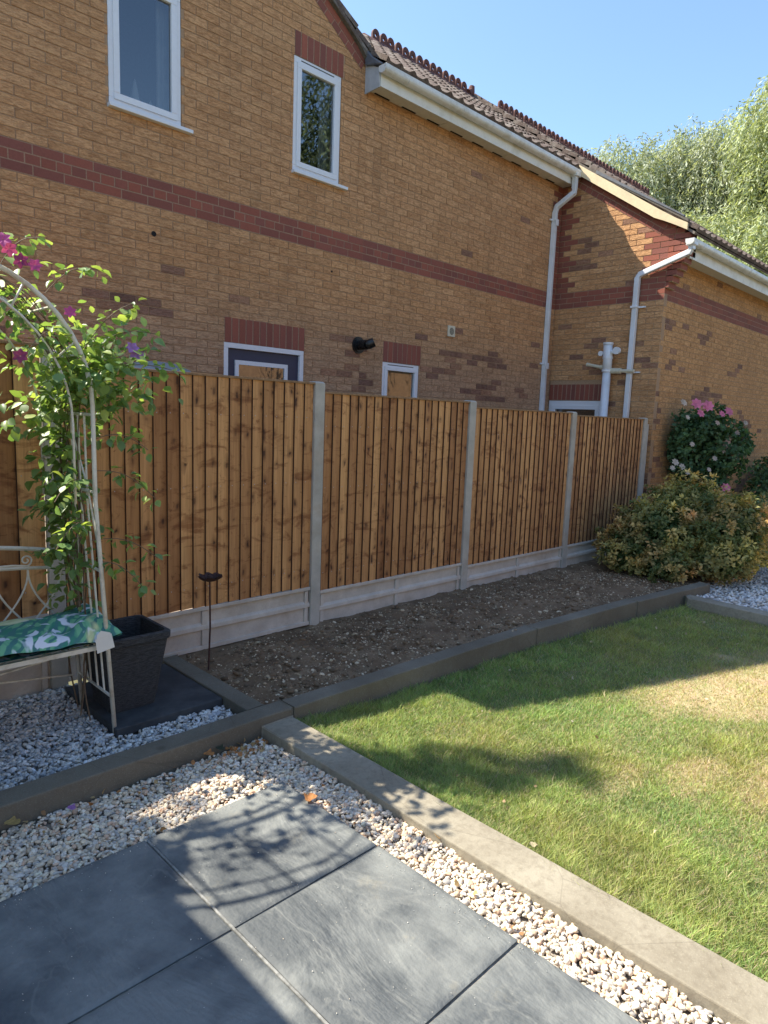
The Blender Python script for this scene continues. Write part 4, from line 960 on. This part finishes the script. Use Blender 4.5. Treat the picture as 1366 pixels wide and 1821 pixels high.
# grey domed lid seen over the fence
BN = thing('garden_bin', 'grey domed lid of something showing just above the fence top', 'bin', (2.36, 4.75, -.1))
b = MB(); b.lathe([(.22, -.1), (.26, 1.86)], 2.33, 4.75, 20); b.build('bin_body', M['bin'], BN, smooth=True)
b = MB(); b.lathe([(.28, 1.86), (.285, 1.90), (.24, 1.945), (.14, 1.985), (.02, 2.0)], 2.33, 4.75, 28); b.build('bin_lid', M['bin'], BN, smooth=True)

# ---------------------------------------------------------------- climbing clematis on the arch
CL = thing('climbing_clematis', 'leafy climber with magenta flowers trained over the arch of the bench', 'climber', (1.36, 3.55, .0))
sts = []; rs = random.Random(3)
for k in range(12):
    P_ = []; y = rs.uniform(3.36, 3.68); ph = rs.uniform(0, 6)
    for q in range(26):
        t = q / 25; z = .02 + 1.75 * min(1, t / .72)
        if k > 3 and z < .48: continue
        if t < .72: x = 1.362 - .075 * min(1, z / 1.2) + .028 * math.sin(t * 14 + ph); yy = y + .05 * math.sin(t * 9 + ph * 2)
        else:
            an = (t - .72) / .28 * rs.uniform(.9, 1.1) * 2.3; x = .70 + .60 * math.cos(an) + .02 * math.sin(t * 30); z = 1.66 + .63 * math.sin(an); yy = y + .06 * math.sin(t * 12 + ph)
        P_.append((x - (.05 * max(0, 1 - z / .5)), yy, z))
    sts.append(P_)
b = MB()
for P_ in sts: b.tube(P_, [.0045 * (1 - .6 * i / 25) for i in range(len(P_))], 5)
side_tips = [((1.30, 3.35, 1.0), (1.62, 3.30, .88)), ((1.30, 3.3, 1.35), (1.60, 3.28, 1.20)), ((1.29, 3.4, 1.78), (1.74, 3.36, 1.86)), ((1.28, 3.4, 1.9), (1.62, 3.3, 2.03)), ((1.25, 3.3, 1.9), (1.50, 3.25, 2.16)), ((1.1, 3.3, 2.15), (1.32, 3.25, 2.28)),
             ((1.28, 3.3, 1.1), (1.08, 3.2, 1.0)), ((1.25, 3.28, 1.3), (1.08, 3.2, 1.22)), ((1.2, 3.3, 2.0), (.98, 3.22, 1.86)), ((1.3, 3.3, 1.5), (1.55, 3.25, 1.45)), ((.9, 3.3, 2.2), (1.05, 3.2, 2.36)), ((1.3, 3.3, .9), (1.50, 3.2, .75))]
for a, e in side_tips:
    a = Vector(a); e = Vector(e); P_ = [a.lerp(e, t / 8) + Vector((0, 0, .05 * math.sin(t / 8 * 3.1))) for t in range(9)]; b.tube(P_, .0022, 5); sts.append([tuple(p) for p in P_])
b.build('stem', M['twig'], CL)
pos = []; dirs = []; nrm = []; size = []; cc = []
def put(p, s, spread, n, bright):
    for _ in range(n):
        d = Vector((rs.gauss(0, 1), rs.gauss(0, 1), rs.gauss(0, .6) - .15)).normalized(); o = d * rs.uniform(.01, spread)
        pos.append(tuple(Vector(p) + o)); dirs.append(tuple(d + Vector((0, 0, -.25)))); nrm.append((rs.gauss(0, .4) - .2, rs.gauss(0, .4) + .15, 1)); size.append(s * rs.uniform(.6, 1.25))
        c = Vector((.17, .29, .10)).lerp(Vector((.48, .58, .17)), rs.random() ** 1.8 * bright); cc.append(tuple(c * rs.uniform(.75, 1.15)))
for P_ in sts[:12]:
    for i, p in enumerate(P_):
        z = p[2]
        dens = 0 if z < .5 else 0.7 if z < .85 else 1.8 if z < 1.55 else 2.3 if p[0] > .95 else .9
        if rs.random() < dens % 1: dens += 1
        for _ in range(int(dens)):
            sp_ = .07 if z < 1.5 else .13
            put((p[0] - .05 + rs.gauss(0, sp_ * .7), p[1] + rs.gauss(0, .05), z + rs.gauss(0, .05)), .062 if z < 1.6 else .050, sp_ * .6, 3, .9 if z > 1.6 else .5)
for P_ in sts[12:]:
    for p in P_[2:]: put(p, .05, .035, 3, .9)
for _ in range(330):       # the bushy right shoulder of the arch
    p = (rs.gauss(1.35, .14), rs.gauss(3.40, .12), rs.gauss(1.84, .11)); put(p, .056, .05, 2, .8)
pos = np.array(pos); N = len(pos); fm = frames(np.array(dirs), np.array(nrm)) * np.array(size)[:, None, None]
inst('leaf', LF, pos, fm, np.array(cc), M['leaf'], CL)['kind'] = 'stuff'
def flower(parent, p, r, col, npet=6, name='flower', face=(0, -1, .3), ctr=(.75, .72, .35)):
    f = Vector(face).normalized(); a = f.orthogonal().normalized(); b_ = f.cross(a); P_ = []; MM = []
    off = rs.uniform(0, 1)
    for k in range(npet):
        an = (k + off) * math.tau / npet; d = a * math.cos(an) + b_ * math.sin(an); P_.append(tuple(Vector(p) + d * r * .05)); MM.append((d + f * .25, f))
    fm = frames(np.array([tuple(m_[0]) for m_ in MM]), np.array([tuple(m_[1]) for m_ in MM])) * r
    o = inst(name, [leafT(w=.34, fold=.08, curl=.2)], np.array(P_), fm, np.array([col] * npet) * RNG.uniform(.8, 1.15, (npet, 1)), M['petal'], parent)
    return o
def wpos(u, v, y):                     # helper used only to place blooms where they grow on the arch front
    d = Vector(R[0]).normalized() * ((u - 683) / 1202.19) + Vector(R[1]).normalized() * ((v - 910.5) / 1202.19) + Vector(R[2]).normalized(); return tuple(d * (y / d.y) + Vector((0, 0, CAMZ)))
MAG = (.60, .10, .34); PUR = (.42, .20, .52)
for P_, r, c in (((.895, 3.15, 2.315), .034, MAG), ((.925, 3.18, 2.29), .034, MAG), ((.96, 3.15, 2.245), .032, (.38, .05, .2)), ((1.02, 3.17, 2.24), .03, MAG), ((1.17, 3.2, 2.07), .028, MAG), ((1.50, 3.25, 1.92), .042, PUR), ((1.475, 3.25, 1.945), .035, PUR), ((.96, 3.2, 1.86), .033, (.36, .06, .18))):
    flower(CL, P_, r, c, face=(rs.uniform(-.3, .3) - .4, -1, rs.uniform(0, .7)))

# ---------------------------------------------------------------- shrubs on the right
def bush(name, label, cat, loc, lobes, nleaf, leafsize, colfn, tm=None, mat='shrub', stems=10, clump=9, up=.5, rag=.28):
    T_ = thing(name, label, cat, loc); b = MB(); L = Vector(loc)
    P_ = []; D = []; Nn = []; S_ = []; C_ = []
    tot = sum(l[1][0] * l[1][1] + l[1][2] * l[1][0] for l in lobes)
    for c, r, in lobes:
        k = int(nleaf / clump * (r[0] * r[1] + r[2] * r[0]) / tot)
        for _ in range(k):
            d = Vector((rs.gauss(0, 1), rs.gauss(0, 1), rs.gauss(0, 1))).normalized()
            q = rs.random() ** .35; bumpy = 1 + rag * mnoise.noise(d * 3.2 + Vector(c) * 3) + rag * .5 * mnoise.noise(d * 9 + Vector(c))
            p = Vector((c[0] + d.x * r[0] * q * bumpy, c[1] + d.y * r[1] * q * bumpy, c[2] + d.z * r[2] * q * bumpy))
            if p.z < loc[2] + .02: continue
            ax = (d + Vector((0, 0, up))).normalized(); tone = rs.random()
            for j in range(clump):
                dd = (ax * .5 + Vector((rs.gauss(0, 1), rs.gauss(0, 1), rs.gauss(0, .8))).normalized()).normalized()
                P_.append(tuple(p + dd * leafsize * .25)); D.append(tuple(dd)); Nn.append(tuple(ax + Vector((rs.gauss(0, .3), rs.gauss(0, .3), 0)))); S_.append(leafsize * rs.uniform(.6, 1.2)); C_.append(colfn(q, d, tone, p))
    for k in range(stems):
        c, r = rs.choice(lobes); e = Vector(c) + Vector((rs.uniform(-.6, .6) * r[0], rs.uniform(-.6, .6) * r[1], rs.uniform(0, .6) * r[2]))
        a = L + Vector((rs.uniform(-.08, .08), rs.uniform(-.08, .08), -.05)); m_ = a.lerp(e, .5) + Vector((rs.uniform(-.1, .1), rs.uniform(-.1, .1), .05)); b.tube([a, m_, e], [.012, .009, .004], 6)
    b.build('stem', M['bark'], T_)
    fm = frames(np.array(D), np.array(Nn)) * np.array(S_)[:, None, None]
    o = inst('foliage', tm or [leafT()], np.array(P_), fm, np.array(C_), M[mat], T_)
    return T_
SL = [([(0, 0, 0), (-.26, .5, .05), (0, 1, -.1), (.26, .5, .05)], [(0, 2, 1), (0, 3, 2)]), ([(0, 0, 0), (-.2, .55, .08), (0, 1, -.2), (.2, .55, .08)], [(0, 2, 1), (0, 3, 2)])]
def col_gold(q, d, t, p):
    tip = max(0, min(1, (q - .62) / .25)) * (.45 + .55 * t); n_ = mnoise.noise(p * 2.1)
    if d.x < -.2: tip *= .75
    g = Vector((.09, .15, .05)); y = Vector((.84, .68, .24)).lerp(Vector((.80, .47, .20)), max(0, min(1, .5 + 1.6 * n_))); tip *= max(.15, min(1.2, .75 + 1.8 * mnoise.noise(p * 4.3))); return tuple(g.lerp(y, tip) * rs.uniform(.7, 1.2))
bush('golden_shrub', 'broad dark green shrub with golden brown tips beside the fence end', 'shrub', (8.0, 3.05, 0),
     [((7.75, 3.25, .42), (.60, .55, .45)), ((8.25, 2.75, .45), (.60, .55, .47)), ((7.5, 3.45, .26), (.42, .38, .30)), ((8.7, 2.75, .42), (.60, .5, .42)), ((8.35, 3.2, .68), (.5, .45, .40)), ((7.45, 3.0, .16), (.4, .3, .2)), ((8.9, 3.0, .5), (.5, .5, .38)), ((8.0, 2.55, .22), (.5, .3, .25))], 64000, .055, col_gold, SL, clump=10, rag=.42)
def col_rose(q, d, t, p): return tuple(Vector((.05, .10, .045)).lerp(Vector((.13, .22, .085)), t * q) * rs.uniform(.7, 1.2))
ROSE = bush('rose_bush', 'dark leaved rose bush with pink and faded cream blooms against the brick wall', 'rose bush', (10.1, 3.7, 0),
            [((10.1, 3.68, 1.62), (.50, .30, .34)), ((9.9, 3.86, 1.25), (.36, .25, .36)), ((10.35, 3.5, 1.30), (.46, .30, .40)), ((9.75, 3.82, 1.66), (.26, .2, .24)), ((10.15, 3.65, .85), (.38, .28, .34)), ((10.75, 3.45, 1.5), (.25, .2, .22)), ((9.62, 3.85, 1.45), (.2, .15, .2))], 9500, .062, col_rose, None, stems=14, clump=6, rag=.55)
PK = (.75, .22, .36)
for i, (u, v, c, r) in enumerate(((1238, 718, PK, .075), (1258, 722, PK, .08), (1245, 735, PK, .06), (1295, 732, PK, .07), (1283, 736, PK, .05), (1290, 868, PK, .07), (1292, 790, (.60, .40, .32), .07), (1300, 805, (.58, .38, .30), .06), (1285, 800, (.62, .44, .34), .06), (1215, 716, (.62, .50, .40), .05), (1200, 822, (.6, .52, .44), .05), (1212, 830, (.6, .52, .44), .045), (1310, 770, (.6, .45, .36), .04), (1275, 752, (.55, .40, .32), .04), (1270, 815, (.6, .5, .42), .04), (1325, 752, (.6, .5, .42), .04), (1195, 832, (.6, .5, .42), .035), (1230, 790, (.62, .5, .42), .035), (1318, 782, (.62, .42, .36), .04), (1306, 812, (.62, .5, .4), .035), (1222, 742, (.62, .52, .44), .035), (1260, 835, (.62, .5, .42), .035), (1296, 778, (.64, .46, .38), .05), (1222, 840, (.62, .54, .46), .035))):
    p = wpos(u, v, 3.42 if v < 860 else 3.1)
    for rr_, k in ((1, 7), (.7, 6), (.4, 4)): flower(ROSE, (p[0], p[1] - .01 * k * .1, p[2]), r * rr_, c, k, 'bloom', (-.6 + rs.uniform(-.3, .3), -.8, .5))
def col_lt(q, d, t, p): return tuple(Vector((.10, .17, .045)).lerp(Vector((.38, .40, .20)), t * q) * rs.uniform(.7, 1.15))
bush('pale_shrub', 'low pale green shrub at the right edge behind the golden one', 'shrub', (10.6, 2.7, 0), [((10.5, 2.95, .50), (.6, .42, .28)), ((11.2, 2.7, .52), (.6, .45, .28)), ((10.2, 2.55, .36), (.5, .35, .22))], 15000, .06, col_lt, SL, stems=8)
bush('dark_shrub', 'small dark loose shrub against the far brick wall at the right edge', 'shrub', (12.6, 3.8, 0), [((12.9, 3.7, .65), (.45, .25, .30)), ((13.5, 3.7, .95), (.5, .3, .35))], 2500, .06, col_rose, None, stems=10, clump=6)
# ---------------------------------------------------------------- trees beyond the wing
def tree(name, label, base, h, rx, ry, nstr, c0, c1, seed, lf=.10, lobes=9, lean=0, low=.25):
    rs_ = random.Random(seed); T_ = thing(name, label, 'tree', base, 'trees beyond the wing roof'); b = MB(); B = Vector(base)
    b.tube([B + Vector((0, 0, -.2)), B + Vector((.1, 0, h * .2)), B + Vector((lean * .3, .1, h * .45)), B + Vector((lean * .6, 0, h * .8))], [h * .035, h * .028, h * .02, h * .008], 12); LB = []
    for k in range(lobes):
        an = k * 2.4 + rs_.uniform(-.4, .4); rr_ = rs_.uniform(.25, .68) if k else 0; t = rs_.uniform(low + .2, .82) if k else .8
        c = B + Vector((rx * rr_ * math.cos(an) + lean * t, ry * rr_ * math.sin(an), h * t)); LB.append((c, rs_.uniform(.34, .55)))
        s = B + Vector((lean * t * .4, 0, h * t * .5)); b.tube([s, s.lerp(c, .5) + Vector((0, 0, h * .04)), c], [h * .014, h * .009, h * .003], 7)
    b.build('trunk', M['bark'], T_)
    P_ = []; D = []; S_ = []; C_ = []
    c0 = np.array(c0); c1 = np.array(c1)
    for _ in range(nstr):
        c, rr_ = rs_.choice(LB); d = Vector((rs_.gauss(0, 1), rs_.gauss(0, 1), rs_.gauss(.25, 1))).normalized(); q = rs_.random() ** .3
        bm_ = 1 + .3 * mnoise.noise(d * 2.6 + c)
        p = c + Vector((d.x * rx, d.y * ry, d.z * h * .42)) * (rr_ * q * bm_); out = Vector((d.x, d.y, 0)) * .25
        n_ = rs_.randint(7, 12); tone = rs_.random(); sh = rs_.uniform(.6, 1.15)
        v = Vector((out.x, out.y, .25)); st = lf * .75
        for j in range(n_):
            p = p + v * st; v = (v + Vector((rs_.gauss(0, .12), rs_.gauss(0, .12), -.32))).normalized()
            if p.z < B.z + h * low * .6: break
            P_.append(tuple(p)); D.append((v.x + rs_.gauss(0, .55), v.y + rs_.gauss(0, .55), v.z + rs_.gauss(0, .35))); S_.append(lf * rs_.uniform(.7, 1.25)); C_.append((c0 + (c1 - c0) * min(1, tone * .7 + .5 * q * rs_.random())) * sh * rs_.uniform(.85, 1.15))
    N = len(P_); nr = RNG.normal(size=(N, 3)); fm = frames(np.array(D), nr) * np.array(S_)[:, None, None]
    W_ = [([(0, 0, 0), (-.17, .5, .03), (0, 1, 0), (.17, .5, .03)], [(0, 2, 1), (0, 3, 2)]), ([(0, 0, 0), (-.12, .4, .05), (0, 1, -.15), (.12, .4, .05)], [(0, 2, 1), (0, 3, 2)])]
    inst('crown', W_, np.array(P_), fm, np.array(C_), M['treeleaf'], T_)
    return T_
GG = (.13, .17, .085); G2 = (.36, .39, .22)
tree('willow_tree', 'silvery green feathery tree in the middle, rising behind the wing ridge', (27.5, 12.0, 0), 12.9, 4.2, 4.2, 26000, (.22, .26, .16), (.58, .62, .47), 5, .17)
tree('willow_tree', 'bright yellow green weeping tree at the right edge, tallest of the three', (25.5, 6.6, 0), 13.6, 4.6, 4.6, 32000, (.25, .30, .14), (.58, .63, .40), 8, .16)
tree('willow_tree', 'small bluish green tree top at the left, furthest and lowest of the three', (38, 19.3, 0), 15.4, 3.4, 3.4, 12000, (.19, .24, .16), (.46, .52, .36), 11, .20)

# ---------------------------------------------------------------- fallen leaves and bits
def fallen(name, p, s, col, label, rot=0, cup=.5, cat='fallen leaf', grp='fallen leaves round the patio'):
    b = MB(); b_ = Vector(p)
    def f(u, v):
        w = math.sin(math.pi * min(1, v * .95 + .05)) ** .7 * (1 + .22 * math.sin(v * 14)) * .42; x = (u - .5) * 2 * w; y = v - .5
        z = cup * x * x + .12 * y * y + .03 * math.sin(x * 9 + v * 7); return (b_.x + s * (x * math.cos(rot) - y * math.sin(rot)), b_.y + s * (x * math.sin(rot) + y * math.cos(rot)), b_.z + s * z)
    b.grid(f, 8, 10, cf=lambda u, v: tuple(np.array(col) * (.8 + .3 * math.sin(u * 9 + v * 5) ** 2)))
    return tag(b.build(name, M['dry'], smooth=True), label, cat, grp)
OR = (.50, .22, .075)
fallen('fallen_leaf', (1.735, 2.13, .010), .065, OR, 'curled orange leaf lying on the edge of the slab with leaf shadows', 1.9, .9)
fallen('fallen_leaf', (1.63, 2.80, -.02), .055, OR, 'upright orange leaf against the sleeper left of the flat timber', .6, 1.2)
fallen('fallen_leaf', (1.70, 2.815, -.02), .05, (.06, .07, .04), 'dark leaf leaning on the sleeper beside the upright orange one', .2, 1.2)
fallen('fallen_leaf', (.745, 2.80, -.01), .06, (.45, .32, .12), 'tan leaf in the gravel at the far left foot of the sleeper', .9, .8)
fallen('petal', (.955, 2.745, -.005), .04, (.42, .20, .50), 'single purple petal on the gravel before the sleeper', .3, 1.0, 'petal', None)
fallen('fallen_leaf', (1.98, 1.60, -.01), .045, (.46, .28, .12), 'small brown leaf caught beside the flat timber', 2.2, .7)
fallen('fallen_leaf', (2.23, 1.32, -.02), .035, (.50, .42, .28), 'pale curled leaf in the grass along the flat timber', 2.2, .7)
P_ = []
for _ in range(130):
    t = rs.random(); x = rs.choice([rs.uniform(1.72, 1.95), rs.uniform(.8, 1.9), rs.uniform(1.75, 1.96)]); y = rs.uniform(2.70, 2.835) if rs.random() < .75 else rs.uniform(1.0, 2.8)
    if x < 1.76 and y < 2.36: continue
    P_.append((x, y, gz(x, y) + .008))
N = len(P_); fm = rotmats(N) * RNG.uniform(.012, .034, N)[:, None, None]
stuff(inst('leaf_litter', LF, np.array(P_), fm, np.array([OR, (.36, .20, .09), (.48, .33, .16)])[RNG.integers(0, 3, N)], M['dry']), 'small brown leaf scraps gathered in the gravel along the sleeper', 'leaf litter')
P_ = [(random.uniform(2.3, 6.5), random.uniform(.2, 2.7)) for _ in range(90)]; P_ = np.array([(x, y, lz(x, y) + .028) for x, y in P_]); N = len(P_)
fm = rotmats(N) * RNG.uniform(.012, .03, N)[:, None, None]; stuff(inst('lawn_litter', LF, P_, fm, np.array([(.55, .48, .36), (.40, .27, .15), (.5, .4, .25)])[RNG.integers(0, 3, N)], M['dry']), 'scattered pale dry leaf scraps on the lawn', 'leaf litter')

# ---------------------------------------------------------------- out of frame: shed added on the left to shade near slabs, house behind
SH = thing('shade_shed', 'unseen timber shed with felt roof, added left of the patio to shade it', 'shed', (-1.3, 3.0, 0))  # unseen, added to cast the straight shadow over the left slabs
b = MB(); b.box(-2.5, -.20, 2.45, 3.80, -.1, 2.45); b.build('shade_shed_wall', M['render'], SH)
b = MB(); b.prism([(-2.6, 2.28, 2.46), (-.02, 2.28, 2.53), (-.02, 2.28, 2.60), (-2.6, 2.28, 2.53)], (0, 1.62, 0)); b.build('shade_shed_roof', M['felt'], SH)
b = MB(); b.box(-.205, -.17, 2.8, 3.5, .0, 2.0); b.build('shade_shed_door', M['capw'], SH)
HB = thing('neighbour_house', 'brick house behind the viewer that shows only in the window glass', 'house', (4, -9, 0))
b = MB(); b.box(-6, 27, -14, -9, -.1, 4.2); b.build('wall', m_simple('plain_brick', (.34, .19, .10), .9, 8, .3, .3), HB)
b = MB(); b.prism([(-6.3, -8.6, 4.1), (-6.3, -14.4, 4.1), (-6.3, -11.5, 6.2)], (33.6, 0, 0)); b.build('roof', M['tile'], HB)
bush('shade_shrub', 'unseen tall shrub added behind the fence left of the view to shade the gravel', 'shrub', (-.62, 4.85, -.1), [((-.62, 4.75, 2.3), (.55, .5, .55)), ((-.62, 4.9, 1.5), (.6, .5, .8)), ((-.45, 4.7, 2.7), (.35, .35, .35)), ((-.42, 4.45, 3.0), (.36, .28, .36))], 14000, .08, col_rose, None, stems=10, clump=6)  # unseen foliage added to shade the gravel beyond the shed's shadow
tree('garden_tree', 'tall dark tree behind the viewer, seen only in the upper window glass', (16.8, -8.8, 0), 14.5, 3.6, 3.6, 5000, (.06, .09, .04), (.16, .20, .09), 21, .26)
bush('garden_tree', 'tree beyond the house left of the view, dappling the lawn with shade', 'tree', (-3.4, 8.6, -.1), [((-1.02, 8.0, 8.62), (.30, .2, .17)), ((-.93, 8.0, 8.98), (.28, .2, .17)), ((-.80, 8.0, 9.26), (.20, .14, .11)), ((-3.6, 8.6, 7.2), (1.1, 1.1, 1.3)), ((-2.6, 8.4, 8.4), (.6, .6, .5))], 9000, .085, col_rose, None, stems=22, clump=6)
pts = []
for _ in range(420):
    x = random.uniform(.45, 1.74); y = random.uniform(.9, 2.34)
    if random.random() > .1: x = 1.742 - abs(random.gauss(0, .05)) if random.random() < .5 else x; y = 2.342 - abs(random.gauss(0, .04)) if random.random() < .5 else y
    pts.append((x, y, .004))
pts = np.array(pts); N = len(pts); m = rotmats(N) * (RNG.uniform(.0008, .0026, N))[:, None, None]
stuff(inst('grit', PEBL, pts, m, (PALG * .9)[RNG.integers(0, 10, N)], M['stone']), 'grit and tiny stone crumbs scattered over the slabs', 'grit')
b = MB(); b.lathe([(.0, 4.13), (.05, 4.13), (.045, 4.16), (.028, 4.25), (.012, 4.33), (0, 4.36)], 2.70, 5.83, 16); b.lathe([(0, 4.13), (.035, 4.13), (.03, 4.18), (.0, 4.24)], 2.84, 5.84, 12)
tag(b.build('ornament', M['curtain'], smooth=True), 'pale pointed ornament standing inside the upper left window', 'ornament')
